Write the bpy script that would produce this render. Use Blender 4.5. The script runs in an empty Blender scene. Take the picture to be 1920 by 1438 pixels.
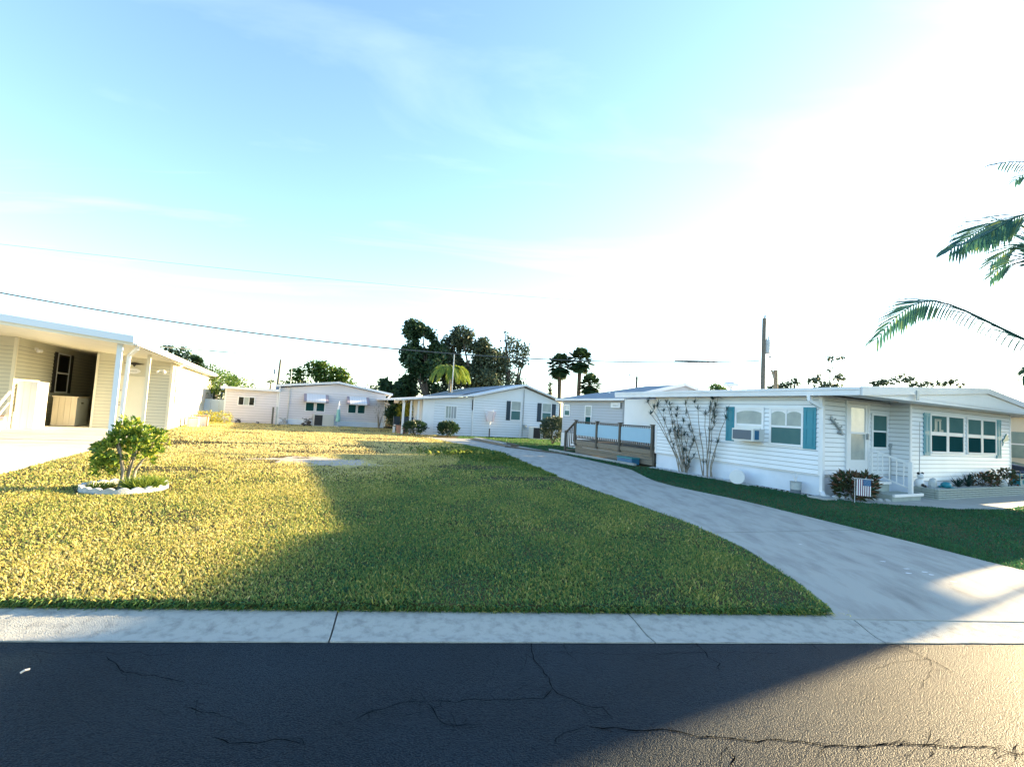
import bpy, math, random
import numpy as np
random.seed(7); RNG = np.random.default_rng(11)
S = bpy.context.scene
COL = S.collection
# ------------------------------------------------------------------ camera
F = 890.; ROLL = .056; HC = 776.; H = 1.55
PITCH = math.atan2((HC-719)/math.hypot(ROLL, 1), F); RO = math.atan(ROLL)
CR, SR, CP, SP = math.cos(RO), math.sin(RO), math.cos(PITCH), math.sin(PITCH)
cam = bpy.data.cameras.new('camera'); camo = bpy.data.objects.new('camera', cam); COL.objects.link(camo)
from mathutils import Matrix, Vector
camo.matrix_world = Matrix(((CR, -SR, 0, 0), (-SR*SP, -CR*SP, -CP, 0), (SR*CP, CR*CP, -SP, H), (0, 0, 0, 1)))
cam.sensor_width = 36; cam.lens = 36*F/1920; cam.clip_end = 2500; cam.clip_start = .05
S.camera = camo
# ------------------------------------------------------------------ light
SUN_AZ, SUN_EL = 62., 13.5
w = bpy.data.worlds.new('World'); S.world = w; w.use_nodes = True
nt = w.node_tree; nt.nodes.clear()
out = nt.nodes.new('ShaderNodeOutputWorld'); bg = nt.nodes.new('ShaderNodeBackground')
sky = nt.nodes.new('ShaderNodeTexSky'); sky.sky_type = 'NISHITA'; sky.sun_disc = False
sky.sun_elevation = math.radians(SUN_EL); sky.sun_rotation = math.radians(SUN_AZ)
sky.air_density = 1.0; sky.dust_density = .4; sky.ozone_density = 1.1
SKY_STRENGTH = .095
bg.inputs['Strength'].default_value = SKY_STRENGTH
# thin cirrus: stretched noise on the sky direction, the same over the whole dome
tc = nt.nodes.new('ShaderNodeTexCoord')
sep = nt.nodes.new('ShaderNodeSeparateXYZ'); nt.links.new(tc.outputs['Generated'], sep.inputs[0])
zc = nt.nodes.new('ShaderNodeMath'); zc.operation = 'MAXIMUM'; zc.inputs[1].default_value = .06; nt.links.new(sep.outputs['Z'], zc.inputs[0])
dv = nt.nodes.new('ShaderNodeVectorMath'); dv.operation = 'DIVIDE'
cmb = nt.nodes.new('ShaderNodeCombineXYZ')
for i in range(3): nt.links.new(zc.outputs[0], cmb.inputs[i])
nt.links.new(tc.outputs['Generated'], dv.inputs[0]); nt.links.new(cmb.outputs[0], dv.inputs[1])
mp = nt.nodes.new('ShaderNodeMapping'); mp.inputs['Rotation'].default_value = (0, 0, math.radians(38)); mp.inputs['Scale'].default_value = (.5, 1.9, 1); mp.inputs['Location'].default_value = (3.3, 1.7, 0)
nt.links.new(dv.outputs[0], mp.inputs[0])
nz = nt.nodes.new('ShaderNodeTexNoise'); nz.inputs['Scale'].default_value = .8; nz.inputs['Detail'].default_value = 8; nz.inputs['Roughness'].default_value = .55; nz.inputs['Distortion'].default_value = .7
nt.links.new(mp.outputs[0], nz.inputs['Vector'])
cr = nt.nodes.new('ShaderNodeValToRGB'); cr.color_ramp.elements[0].position = .53; cr.color_ramp.elements[0].color = (0, 0, 0, 1); cr.color_ramp.elements[1].position = .8; cr.color_ramp.elements[1].color = (.22, .22, .22, 1)
nt.links.new(nz.outputs[0], cr.inputs[0])
addn = nt.nodes.new('ShaderNodeMix'); addn.data_type = 'RGBA'
nt.links.new(cr.outputs[0], addn.inputs['Factor']); nt.links.new(sky.outputs[0], addn.inputs['A']); addn.inputs['B'].default_value = (4.6, 4.5, 4.4, 1)
tn = nt.nodes.new('ShaderNodeMix'); tn.data_type = 'RGBA'; tn.blend_type = 'MULTIPLY'; tn.inputs['Factor'].default_value = 1; tn.inputs['B'].default_value = (.87, .98, 1.07, 1)
nt.links.new(addn.outputs['Result'], tn.inputs['A']); nt.links.new(tn.outputs['Result'], bg.inputs['Color']); nt.links.new(bg.outputs[0], out.inputs[0])
sl = bpy.data.lights.new('sun', 'SUN'); sl.energy = 5.; sl.angle = math.radians(.5); sl.color = (1, .75, .41)
so = bpy.data.objects.new('sun', sl); COL.objects.link(so)
az, el = math.radians(SUN_AZ), math.radians(SUN_EL)
SV = Vector((math.sin(az)*math.cos(el), math.cos(az)*math.cos(el), math.sin(el)))
so.rotation_euler = SV.to_track_quat('Z', 'Y').to_euler(); so.location = (20, 10, 20)
S.view_settings.view_transform = 'Standard'; S.view_settings.look = 'None'; S.view_settings.gamma = 1; S.view_settings.use_curve_mapping = False
S.view_settings.exposure = 2.5
# ------------------------------------------------------------------ measuring helpers: photograph pixel -> point of the place
def ray(u, v):
    x = (u-960)/F; y = -(v-719)/F
    xr = x*CR-y*SR; yr = x*SR+y*CR
    return np.array([xr, CP-yr*SP, SP+yr*CP])
def G(u, v, z=0.):
    r = ray(u, v); t = (z-H)/r[2]; return r*t+np.array([0, 0, H])
def AT(u, v, y):
    r = ray(u, v); return r*(y/r[1])+np.array([0, 0, H])
TH = math.radians(26.2)
D2 = np.array([math.cos(TH), math.sin(TH), 0]); D1 = np.array([-math.sin(TH), math.cos(TH), 0])
RHO = np.array([7.5, 11.45, 0]); LHO = np.array([-15.07, 21.03, 0])
H2O = np.array([-18.35, 30.5, 0]); H3O = np.array([-2.38, 30.0, 0])
def L2W(o, x, y, z=0): return o+D2*x+D1*y+np.array([0, 0, z])
# ------------------------------------------------------------------ materials
def node(nt, t, **k):
    n = nt.nodes.new(t)
    for a, b in k.items(): n.inputs[a].default_value = b
    return n
def mat(name, col, rough=.6, col2=None, scale=3., contrast=(.35, .65), bump=0., bscale=40., metal=0., spec=.5, stretch=None, coat=0., detail=6, bdist=.01):
    m = bpy.data.materials.new(name); m.use_nodes = True; nt = m.node_tree; p = nt.nodes['Principled BSDF']
    p.inputs['Base Color'].default_value = (*col, 1); p.inputs['Roughness'].default_value = rough
    p.inputs['Metallic'].default_value = metal; p.inputs['Specular IOR Level'].default_value = spec
    p.inputs['Coat Weight'].default_value = coat
    tc = nt.nodes.new('ShaderNodeTexCoord'); mp = nt.nodes.new('ShaderNodeMapping')
    if stretch: mp.inputs['Scale'].default_value = stretch
    nt.links.new(tc.outputs['Object'], mp.inputs[0])
    if col2:
        n = node(nt, 'ShaderNodeTexNoise', Scale=scale, Detail=detail, Roughness=.6); nt.links.new(mp.outputs[0], n.inputs['Vector'])
        r = nt.nodes.new('ShaderNodeValToRGB'); r.color_ramp.elements[0].position = contrast[0]; r.color_ramp.elements[1].position = contrast[1]
        r.color_ramp.elements[0].color = (*col, 1); r.color_ramp.elements[1].color = (*col2, 1)
        nt.links.new(n.outputs[0], r.inputs[0]); nt.links.new(r.outputs[0], p.inputs['Base Color'])
    if bump:
        n = node(nt, 'ShaderNodeTexNoise', Scale=bscale, Detail=4); nt.links.new(mp.outputs[0], n.inputs['Vector'])
        b = node(nt, 'ShaderNodeBump', Strength=bump, Distance=bdist); nt.links.new(n.outputs[0], b.inputs['Height']); nt.links.new(b.outputs[0], p.inputs['Normal'])
    return m
def leafmat(name, stops, rough=.5, trans=.35):
    m = bpy.data.materials.new(name); m.use_nodes = True; nt = m.node_tree; p = nt.nodes['Principled BSDF']; o = nt.nodes['Material Output']
    a = nt.nodes.new('ShaderNodeAttribute'); a.attribute_name = 'tint'
    r = nt.nodes.new('ShaderNodeValToRGB'); e = r.color_ramp.elements
    while len(e) < len(stops): e.new(.5)
    for i, (q, c) in enumerate(stops): e[i].position = q; e[i].color = (*c, 1)
    nt.links.new(a.outputs['Fac'], r.inputs[0]); nt.links.new(r.outputs[0], p.inputs['Base Color']); p.inputs['Roughness'].default_value = rough
    p.inputs['Specular IOR Level'].default_value = .3
    t = nt.nodes.new('ShaderNodeBsdfTranslucent'); nt.links.new(r.outputs[0], t.inputs[0])
    mx = nt.nodes.new('ShaderNodeMixShader'); mx.inputs[0].default_value = trans
    nt.links.new(p.outputs[0], mx.inputs[1]); nt.links.new(t.outputs[0], mx.inputs[2]); nt.links.new(mx.outputs[0], o.inputs[0])
    return m
M = {}
M['white'] = mat('white_paint', (.78, .79, .80), .5, (.70, .71, .71), 1.2)
M['siding_r'] = mat('vinyl_white', (.78, .80, .82), .42, (.71, .74, .76), .9)
M['skirt_r'] = mat('skirt_white', (.68, .75, .84), .45, (.60, .67, .76), 1.5)
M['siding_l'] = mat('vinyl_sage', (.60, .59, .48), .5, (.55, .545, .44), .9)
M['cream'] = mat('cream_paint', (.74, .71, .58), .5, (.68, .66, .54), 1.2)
M['siding_2'] = mat('vinyl_pinkish', (.66, .63, .65), .5, (.61, .58, .60), .5)
M['siding_3'] = mat('vinyl_pale', (.70, .73, .76), .5, (.65, .68, .70), .5)
M['siding_4'] = mat('vinyl_grey', (.44, .46, .50), .5, (.40, .43, .46), .5)
M['roofw'] = mat('roof_white_metal', (.74, .75, .77), .4, (.62, .63, .64), .7)
M['roofblue'] = mat('fascia_bluewhite', (.60, .68, .73), .4)
M['shingle'] = mat('grey_shingle', (.15, .19, .23), .8, (.21, .25, .29), 9, bump=.4, bscale=60)
M['teal'] = mat('teal_paint', (.012, .21, .28), .45, (.015, .24, .32), 2)
M['tealp'] = mat('teal_paint_faded', (.09, .30, .36), .45, (.11, .34, .40), 2)
M['navy'] = mat('navy_shutter', (.02, .04, .06), .5)
M['black'] = mat('black_paint', (.012, .012, .014), .5)
M['glass'] = mat('glass_dark', (.010, .05, .055), .12, (.016, .07, .075), .8, spec=0.)
M['glassm'] = mat('glass_screen', (.07, .15, .15), .3, (.10, .19, .18), .7, spec=0.)
M['glassl'] = mat('glass_curtain', (.42, .46, .42), .15, (.32, .36, .34), 2.5, spec=.15)
M['glassw'] = mat('glass_bright_blind', (.75, .74, .70), .2, (.6, .6, .58), 3)
M['glassb'] = mat('glass_black', (.006, .007, .008), .08, spec=.5)
M['curtain'] = mat('curtain_cloth', (.55, .53, .42), .8, (.35, .36, .30), 6, stretch=(1, 1, .2))
M['concrete'] = mat('driveway_concrete', (.37, .36, .315), .85, (.22, .215, .19), 2.2, (.44, .76), bump=.5, bscale=90, detail=14, stretch=(1.9, .6, 1))
M['curbc'] = mat('curb_concrete', (.42, .415, .365), .85, (.19, .19, .17), 12., (.46, .82), bump=1., bscale=110, detail=14)
M['concl'] = mat('pale_concrete', (.56, .55, .51), .8, (.48, .47, .43), 1.2, bump=.2, bscale=80)
M['patio'] = mat('patio_concrete', (.36, .38, .37), .85, (.30, .32, .31), 2, bump=.2, bscale=80)
M['wood'] = mat('weathered_deck_wood', (.115, .10, .075), .8, (.07, .062, .05), 4, stretch=(1, 8, 8), bump=.3)
M['woodp'] = mat('pale_deck_wood', (.24, .20, .145), .8, (.16, .14, .11), 4, stretch=(1, 8, 8), bump=.3)
M['tarp'] = mat('blue_deck_screen', (.27, .46, .58), .5, (.25, .43, .55), 1.5)
M['bark'] = mat('bark', (.10, .085, .065), .9, (.06, .05, .04), 6, bump=.6, bscale=20)
M['barkl'] = mat('pale_bark', (.30, .27, .22), .9, (.18, .16, .12), 8, bump=.5, bscale=25)
M['pole'] = mat('pole_wood', (.13, .13, .11), .9, (.09, .09, .08), 5, stretch=(4, 4, .3))
M['metal'] = mat('grey_metal', (.35, .37, .38), .45, metal=.4)
M['galv'] = mat('galvanised_metal', (.45, .50, .52), .45, (.30, .34, .36), 5, metal=.2)
M['dark'] = mat('dark_plastic', (.03, .033, .035), .6)
M['acw'] = mat('air_conditioner_white', (.66, .67, .64), .5)
M['acg'] = mat('air_conditioner_grille', (.10, .13, .16), .6)
M['acb'] = mat('air_conditioner_beige', (.50, .50, .46), .5)
M['rock'] = mat('white_rock', (.50, .52, .52), .9, (.36, .385, .39), 10, bump=.5)
M['brick'] = mat('pale_brick', (.36, .41, .38), .85, (.28, .33, .31), 4, bump=.3)
M['mortar'] = mat('planter_mortar', (.07, .085, .08), .9)
M['soil'] = mat('soil', (.06, .05, .035), .95, (.10, .08, .05), 8)
M['terra'] = mat('terracotta', (.30, .17, .13), .8)
M['bluebin'] = mat('blue_plastic', (.02, .13, .26), .35, (.03, .16, .30), 3)
M['fenceb'] = mat('blue_white_vinyl', (.50, .66, .85), .4)
M['flag_r'] = mat('flag_red', (.13, .02, .07), .7); M['flag_w'] = mat('flag_white', (.78, .78, .78), .7); M['flag_b'] = mat('flag_blue', (.03, .12, .26), .7)
M['carp'] = mat('car_paint_blue', (.015, .025, .05), .2, coat=1.); M['tyre'] = mat('tyre', (.02, .02, .02), .8)
M['tealm'] = mat('teal_metal', (.02, .22, .25), .4)
M['washer'] = mat('storage_bin_beige', (.52, .46, .35), .5, (.45, .40, .30), 3, stretch=(3, 3, .3)); M['washers'] = mat('storage_bin_grey', (.42, .46, .46), .5)
M['umbr'] = mat('umbrella_teal', (.25, .50, .46), .7); M['pink'] = mat('pink_cloth', (.76, .68, .71), .7)
M['peel'] = mat('orange_wood', (.55, .30, .14), .7)
M['wire'] = mat('wire_black', (.03, .045, .05), .6)
M['crack'] = mat('crack_dark', (.001, .0015, .002), 1., spec=0.)
GR = [(.0, (.022, .125, .060)), (.22, (.085, .20, .050)), (.48, (.24, .31, .075)), (.72, (.54, .46, .11)), (1., (.70, .60, .27))]
M['grass'] = leafmat('grass_blades', GR, .55, .4)
M['leaf'] = leafmat('leaf_green', [(0, (.025, .07, .012)), (.6, (.06, .13, .02)), (1, (.22, .27, .03))])
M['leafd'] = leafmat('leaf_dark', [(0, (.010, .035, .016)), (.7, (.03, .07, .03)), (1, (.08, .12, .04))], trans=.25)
M['leafo'] = leafmat('leaf_olive', [(0, (.030, .055, .035)), (.7, (.07, .10, .06)), (1, (.15, .17, .09))], trans=.25)
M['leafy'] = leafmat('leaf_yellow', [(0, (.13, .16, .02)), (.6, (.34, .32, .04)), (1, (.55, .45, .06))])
M['leafb'] = leafmat('leaf_bush', [(0, (.025, .08, .018)), (.4, (.13, .23, .03)), (.85, (.40, .44, .06)), (1, (.60, .44, .05))])
M['leafc'] = leafmat('leaf_croton', [(0, (.015, .045, .02)), (.5, (.05, .07, .03)), (.8, (.14, .06, .035)), (1, (.28, .13, .06))], trans=.2)
M['leafa'] = leafmat('leaf_agave', [(0, (.008, .035, .03)), (1, (.02, .07, .05))], trans=.1)
M['leafs'] = leafmat('leaf_spiky', [(0, (.03, .07, .06)), (1, (.06, .11, .075))], trans=.15)
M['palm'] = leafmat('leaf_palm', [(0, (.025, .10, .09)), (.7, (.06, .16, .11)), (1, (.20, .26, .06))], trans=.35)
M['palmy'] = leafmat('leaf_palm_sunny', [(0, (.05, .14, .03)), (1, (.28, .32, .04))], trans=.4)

def ground_mat():
    m = bpy.data.materials.new('lawn_soil'); m.use_nodes = True; nt = m.node_tree; p = nt.nodes['Principled BSDF']
    p.inputs['Roughness'].default_value = .95; p.inputs['Specular IOR Level'].default_value = .1
    g = nt.nodes.new('ShaderNodeNewGeometry')
    n1 = node(nt, 'ShaderNodeTexNoise', Scale=.45, Detail=7); n2 = node(nt, 'ShaderNodeTexNoise', Scale=30., Detail=4)
    for n in (n1, n2): nt.links.new(g.outputs['Position'], n.inputs['Vector'])
    r1 = nt.nodes.new('ShaderNodeValToRGB'); r1.color_ramp.elements[0].position = .35; r1.color_ramp.elements[1].position = .7
    r1.color_ramp.elements[0].color = (.045, .05, .02, 1); r1.color_ramp.elements[1].color = (.17, .13, .06, 1)
    nt.links.new(n1.outputs[0], r1.inputs[0])
    mx = nt.nodes.new('ShaderNodeMix'); mx.data_type = 'RGBA'; mx.blend_type = 'MULTIPLY'; mx.inputs['Factor'].default_value = .8
    r2 = nt.nodes.new('ShaderNodeValToRGB'); r2.color_ramp.elements[0].position = .3; r2.color_ramp.elements[0].color = (.3, .3, .3, 1); r2.color_ramp.elements[1].position = .65
    nt.links.new(n2.outputs[0], r2.inputs[0]); nt.links.new(r1.outputs[0], mx.inputs['A']); nt.links.new(r2.outputs[0], mx.inputs['B'])
    # bare sandy patch of the lot
    sub = nt.nodes.new('ShaderNodeVectorMath'); sub.operation = 'SUBTRACT'; sub.inputs[1].default_value = (-4.9, 12.9, 0); nt.links.new(g.outputs['Position'], sub.inputs[0])
    sc = nt.nodes.new('ShaderNodeVectorMath'); sc.operation = 'MULTIPLY'; sc.inputs[1].default_value = (.55, .9, 0); nt.links.new(sub.outputs[0], sc.inputs[0])
    le = nt.nodes.new('ShaderNodeVectorMath'); le.operation = 'LENGTH'; nt.links.new(sc.outputs[0], le.inputs[0])
    n3 = node(nt, 'ShaderNodeTexNoise', Scale=1.7, Detail=8); nt.links.new(g.outputs['Position'], n3.inputs['Vector'])
    ad = nt.nodes.new('ShaderNodeMath'); ad.operation = 'ADD'; nt.links.new(le.outputs['Value'], ad.inputs[0]); n3m = nt.nodes.new('ShaderNodeMath'); n3m.operation = 'MULTIPLY'; n3m.inputs[1].default_value = 2.2; nt.links.new(n3.outputs[0], n3m.inputs[0]); nt.links.new(n3m.outputs[0], ad.inputs[1])
    r3 = nt.nodes.new('ShaderNodeValToRGB'); r3.color_ramp.elements[0].position = .95; r3.color_ramp.elements[0].color = (1, 1, 1, 1); r3.color_ramp.elements[1].position = 1.; r3.color_ramp.elements[1].color = (0, 0, 0, 1)
    dvv = nt.nodes.new('ShaderNodeMath'); dvv.operation = 'MULTIPLY'; dvv.inputs[1].default_value = .5; nt.links.new(ad.outputs[0], dvv.inputs[0]); nt.links.new(dvv.outputs[0], r3.inputs[0])
    mx2 = nt.nodes.new('ShaderNodeMix'); mx2.data_type = 'RGBA'; mx2.inputs['B'].default_value = (.46, .40, .33, 1)
    nt.links.new(r3.outputs[0], mx2.inputs['Factor']); nt.links.new(mx.outputs['Result'], mx2.inputs['A']); nt.links.new(mx2.outputs['Result'], p.inputs['Base Color'])
    b = node(nt, 'ShaderNodeBump', Strength=.8, Distance=.03); nt.links.new(n2.outputs[0], b.inputs['Height']); nt.links.new(b.outputs[0], p.inputs['Normal'])
    return m
def asphalt_mat():
    m = bpy.data.materials.new('asphalt'); m.use_nodes = True; nt = m.node_tree; p = nt.nodes['Principled BSDF']
    g = nt.nodes.new('ShaderNodeNewGeometry')
    v = nt.nodes.new('ShaderNodeTexVoronoi'); v.inputs['Scale'].default_value = 140.; v.inputs['Randomness'].default_value = 1
    n1 = node(nt, 'ShaderNodeTexNoise', Scale=150., Detail=5); n2 = node(nt, 'ShaderNodeTexNoise', Scale=.8, Detail=5)
    for n in (v, n1, n2): nt.links.new(g.outputs['Position'], n.inputs['Vector'])
    r = nt.nodes.new('ShaderNodeValToRGB'); e = r.color_ramp.elements; x_ = e.new(.3); x_.color = (.009, .022, .034, 1); e[0].position = .08; e[0].color = (.065, .075, .075, 1); e[2].position = .8; e[2].color = (.001, .006, .012, 1)
    nt.links.new(v.outputs['Distance'], r.inputs[0])
    r2 = nt.nodes.new('ShaderNodeValToRGB'); r2.color_ramp.elements[0].position = .3; r2.color_ramp.elements[0].color = (.7, .7, .7, 1); r2.color_ramp.elements[1].position = .7; r2.color_ramp.elements[1].color = (1.2, 1.2, 1.2, 1)
    nt.links.new(n2.outputs[0], r2.inputs[0])
    mx = nt.nodes.new('ShaderNodeMix'); mx.data_type = 'RGBA'; mx.blend_type = 'MULTIPLY'; mx.inputs['Factor'].default_value = 1
    nt.links.new(r.outputs[0], mx.inputs['A']); nt.links.new(r2.outputs[0], mx.inputs['B']); nt.links.new(mx.outputs['Result'], p.inputs['Base Color'])
    p.inputs['Roughness'].default_value = .55; p.inputs['Specular IOR Level'].default_value = .10
    b1 = node(nt, 'ShaderNodeBump', Strength=1., Distance=.006); b1.invert = True; nt.links.new(v.outputs['Distance'], b1.inputs['Height'])
    b2 = node(nt, 'ShaderNodeBump', Strength=.6, Distance=.004); nt.links.new(n1.outputs[0], b2.inputs['Height']); nt.links.new(b1.outputs[0], b2.inputs['Normal'])
    nt.links.new(b2.outputs[0], p.inputs['Normal'])
    return m
M['gap_shade'] = mat('siding_gap_shade', (.27, .285, .285), .9)  # darker grey stands in for the shade between siding boards
M['ground'] = ground_mat(); M['asphalt'] = asphalt_mat()
# ------------------------------------------------------------------ mesh builder
class MB:
    def __init__(s): s.v = []; s.f = []; s.m = []; s.mi = 0
    def face(s, pts):
        i = len(s.v); s.v += [tuple(map(float, p)) for p in pts]; s.f.append(tuple(range(i, i+len(pts)))); s.m.append(s.mi); return s
    def hexa(s, p):
        i = len(s.v); s.v += [tuple(map(float, q)) for q in p]
        for f in ((0, 3, 2, 1), (4, 5, 6, 7), (0, 1, 5, 4), (1, 2, 6, 5), (2, 3, 7, 6), (3, 0, 4, 7)): s.f.append(tuple(i+k for k in f)); s.m.append(s.mi)
        return s
    def box(s, x0, x1, y0, y1, z0, z1):
        return s.hexa([(x0, y0, z0), (x1, y0, z0), (x1, y1, z0), (x0, y1, z0), (x0, y0, z1), (x1, y0, z1), (x1, y1, z1), (x0, y1, z1)])
    def prism(s, poly, z0, z1):
        n = len(poly); i = len(s.v)
        zz = (lambda z, p: z(p) if callable(z) else z)
        s.v += [(p[0], p[1], zz(z0, p)) for p in poly]+[(p[0], p[1], zz(z1, p)) for p in poly]
        s.f.append(tuple(i+k for k in reversed(range(n)))); s.f.append(tuple(i+n+k for k in range(n))); s.m += [s.mi]*2
        for k in range(n): s.f.append((i+k, i+(k+1) % n, i+n+(k+1) % n, i+n+k)); s.m.append(s.mi)
        return s
    def extr(s, prof, y0, y1):          # profile in x,z pushed along y
        n = len(prof); i = len(s.v)
        s.v += [(p[0], y0, p[1]) for p in prof]+[(p[0], y1, p[1]) for p in prof]
        s.f.append(tuple(i+k for k in range(n))); s.f.append(tuple(i+n+k for k in reversed(range(n)))); s.m += [s.mi]*2
        for k in range(n): s.f.append((i+k, i+n+k, i+n+(k+1) % n, i+(k+1) % n)); s.m.append(s.mi)
        return s
    def tube(s, pts, rad, n=8, cap=True):
        pts = [np.array(p, float) for p in pts]
        if not hasattr(rad, '__len__'): rad = [rad]*len(pts)
        i0 = len(s.v); up = np.array([0, 0, 1.])
        for k, p in enumerate(pts):
            t = pts[min(k+1, len(pts)-1)]-pts[max(k-1, 0)]; t /= (np.linalg.norm(t)+1e-9)
            a = np.cross(t, up);
            if np.linalg.norm(a) < .05: a = np.cross(t, np.array([1., 0, 0]))
            a /= np.linalg.norm(a); b = np.cross(t, a)
            for j in range(n):
                q = 2*math.pi*j/n; s.v.append(tuple(p+rad[k]*(math.cos(q)*a+math.sin(q)*b)))
        for k in range(len(pts)-1):
            for j in range(n):
                A = i0+k*n; s.f.append((A+j, A+(j+1) % n, A+n+(j+1) % n, A+n+j)); s.m.append(s.mi)
        if cap:
            s.f.append(tuple(i0+j for j in range(n))); s.f.append(tuple(i0+(len(pts)-1)*n+j for j in reversed(range(n)))); s.m += [s.mi]*2
        return s
    def bar(s, a, b, w, h):             # rectangular bar
        a = np.array(a, float); b = np.array(b, float); t = b-a; t /= np.linalg.norm(t)
        u = np.cross(t, (0, 0, 1.));
        if np.linalg.norm(u) < .05: u = np.array([1., 0, 0])
        u /= np.linalg.norm(u); k = np.cross(u, t)
        return s.hexa([a-u*w/2-k*h/2, a+u*w/2-k*h/2, b+u*w/2-k*h/2, b-u*w/2-k*h/2, a-u*w/2+k*h/2, a+u*w/2+k*h/2, b+u*w/2+k*h/2, b-u*w/2+k*h/2])
    def blob(s, c, r, n=8, jit=0., rng=random):
        i = len(s.v); c = np.array(c, float); r = np.array(r, float)*np.ones(3); m = max(4, n//2+1)
        for a in range(m+1):
            th = math.pi*a/m
            for b in range(n):
                ph = 2*math.pi*b/n; j = 1+rng.uniform(-jit, jit)
                s.v.append(tuple(c+r*j*np.array([math.sin(th)*math.cos(ph), math.sin(th)*math.sin(ph), math.cos(th)])))
        for a in range(m):
            for b in range(n):
                A = i+a*n; s.f.append((A+b, A+n+b, A+n+(b+1) % n, A+(b+1) % n)); s.m.append(s.mi)
        return s
    def build(s, name, mats, parent=None, smooth=False, loc=None, label=None, kind=None):
        me = bpy.data.meshes.new(name); me.from_pydata(s.v, [], s.f)
        for m in (mats if isinstance(mats, (list, tuple)) else [mats]): me.materials.append(M[m] if isinstance(m, str) else m)
        if s.mi or any(s.m): me.polygons.foreach_set('material_index', s.m)
        if smooth: me.polygons.foreach_set('use_smooth', [True]*len(s.f))
        me.update()
        o = bpy.data.objects.new(name, me); COL.objects.link(o)
        if parent: o.parent = parent
        if loc is not None: o.location = loc
        if label: o['label'] = label
        if kind: o['kind'] = kind
        return o
def tag(o, label=None, cat=None, group=None, kind=None):
    for k, v in (('label', label), ('category', cat), ('group', group), ('kind', kind)):
        if v: o[k] = v
    return o
def thing(name, label, cat, loc=(0, 0, 0), rz=0., group=None):
    o = bpy.data.objects.new(name, None); COL.objects.link(o); o.location = tuple(float(q) for q in loc); o.rotation_euler = (0, 0, rz); o.empty_display_size = .2
    return tag(o, label, cat, group)
def copy_tree(o, parent=None):
    c = o.copy(); COL.objects.link(c)
    if parent: c.parent = parent
    for ch in o.children: copy_tree(ch, c)
    return c
def inst(src, name, parent, loc):       # another part sharing the mesh
    o = bpy.data.objects.new(name, src.data); COL.objects.link(o); o.parent = parent; o.location = loc; return o
def raw(name, V, Fc, m, tint=None, parent=None, kind=None, smooth=False):
    """numpy mesh: V (n,3); Fc (k,3|4)"""
    me = bpy.data.meshes.new(name); k, q = Fc.shape
    me.vertices.add(len(V)); me.vertices.foreach_set('co', V.astype(np.float32).ravel())
    me.loops.add(k*q); me.loops.foreach_set('vertex_index', Fc.astype(np.int32).ravel())
    me.polygons.add(k); me.polygons.foreach_set('loop_start', np.arange(0, k*q, q, dtype=np.int32)); me.polygons.foreach_set('loop_total', np.full(k, q, dtype=np.int32))
    me.materials.append(M[m])
    if tint is not None:
        a = me.attributes.new('tint', 'FLOAT', 'FACE'); a.data.foreach_set('value', tint.astype(np.float32))
    me.update(calc_edges=True); me.validate()
    o = bpy.data.objects.new(name, me); COL.objects.link(o)
    if parent: o.parent = parent
    if kind: o['kind'] = kind
    return o
def rnd_dirs(n, up=0.):
    d = RNG.normal(size=(n, 3)); d[:, 2] += up; return d/np.linalg.norm(d, axis=1)[:, None]
def leaves(name, C, ln, wd, m, parent=None, up=0., dirs=None, tint=None, kind=None, droop=.15):
    """one rhombic, slightly folded leaf per centre"""
    n = len(C); d = rnd_dirs(n, up) if dirs is None else dirs
    s = np.cross(d, RNG.normal(size=(n, 3))); s /= np.linalg.norm(s, axis=1)[:, None]
    L = (ln*RNG.uniform(.7, 1.25, n))[:, None]; Wd = (wd*RNG.uniform(.7, 1.25, n))[:, None]
    a = C; b = C+d*L*.45+s*Wd/2; c = C+d*L; c[:, 2] -= (L[:, 0]*droop); e = C+d*L*.45-s*Wd/2
    V = np.stack([a, b, c, e], 1).reshape(-1, 3); Fc = np.arange(4*n).reshape(n, 4)
    t = RNG.beta(2, 2, n) if tint is None else tint
    return raw(name, V, Fc, m, t, parent, kind)
def blobpts(blobs, per, shell=.55):
    out = []
    for (c, r, k) in blobs:
        n = int(per*k); d = rnd_dirs(n); q = RNG.uniform(shell, 1, n)**.7
        q *= 1+.16*np.sin(d[:, 0]*7+c[0]*3)*np.cos(d[:, 1]*6+c[1])
        out.append(np.array(c)+d*q[:, None]*np.array(r))
    return np.concatenate(out)
# ------------------------------------------------------------------ ground, road, kerb
RD = np.array([.9938, .1114, 0]); RN = np.array([-.1114, .9938, 0]); KZ = -.06; K0 = G(960, 1148, KZ)*np.array([1, 1, 0])
def RW(a, b, z=0.): return K0+RD*a+RN*b+np.array([0, 0, z])   # road frame: along the kerb, away from the street
mb = MB().face([RW(-700, -1200, 0), RW(700, -1200, 0), RW(700, -8.1, 0), RW(-700, -8.1, 0)]); g = mb.build('far_verge', 'ground'); g['kind'] = 'structure'
mb = MB().face([RW(-300, -7.66, KZ-.032), RW(300, -7.66, KZ-.032), RW(300, -.44, KZ-.032), RW(-300, -.44, KZ-.032)])
road = mb.build('road', 'asphalt'); road['kind'] = 'structure'
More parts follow.
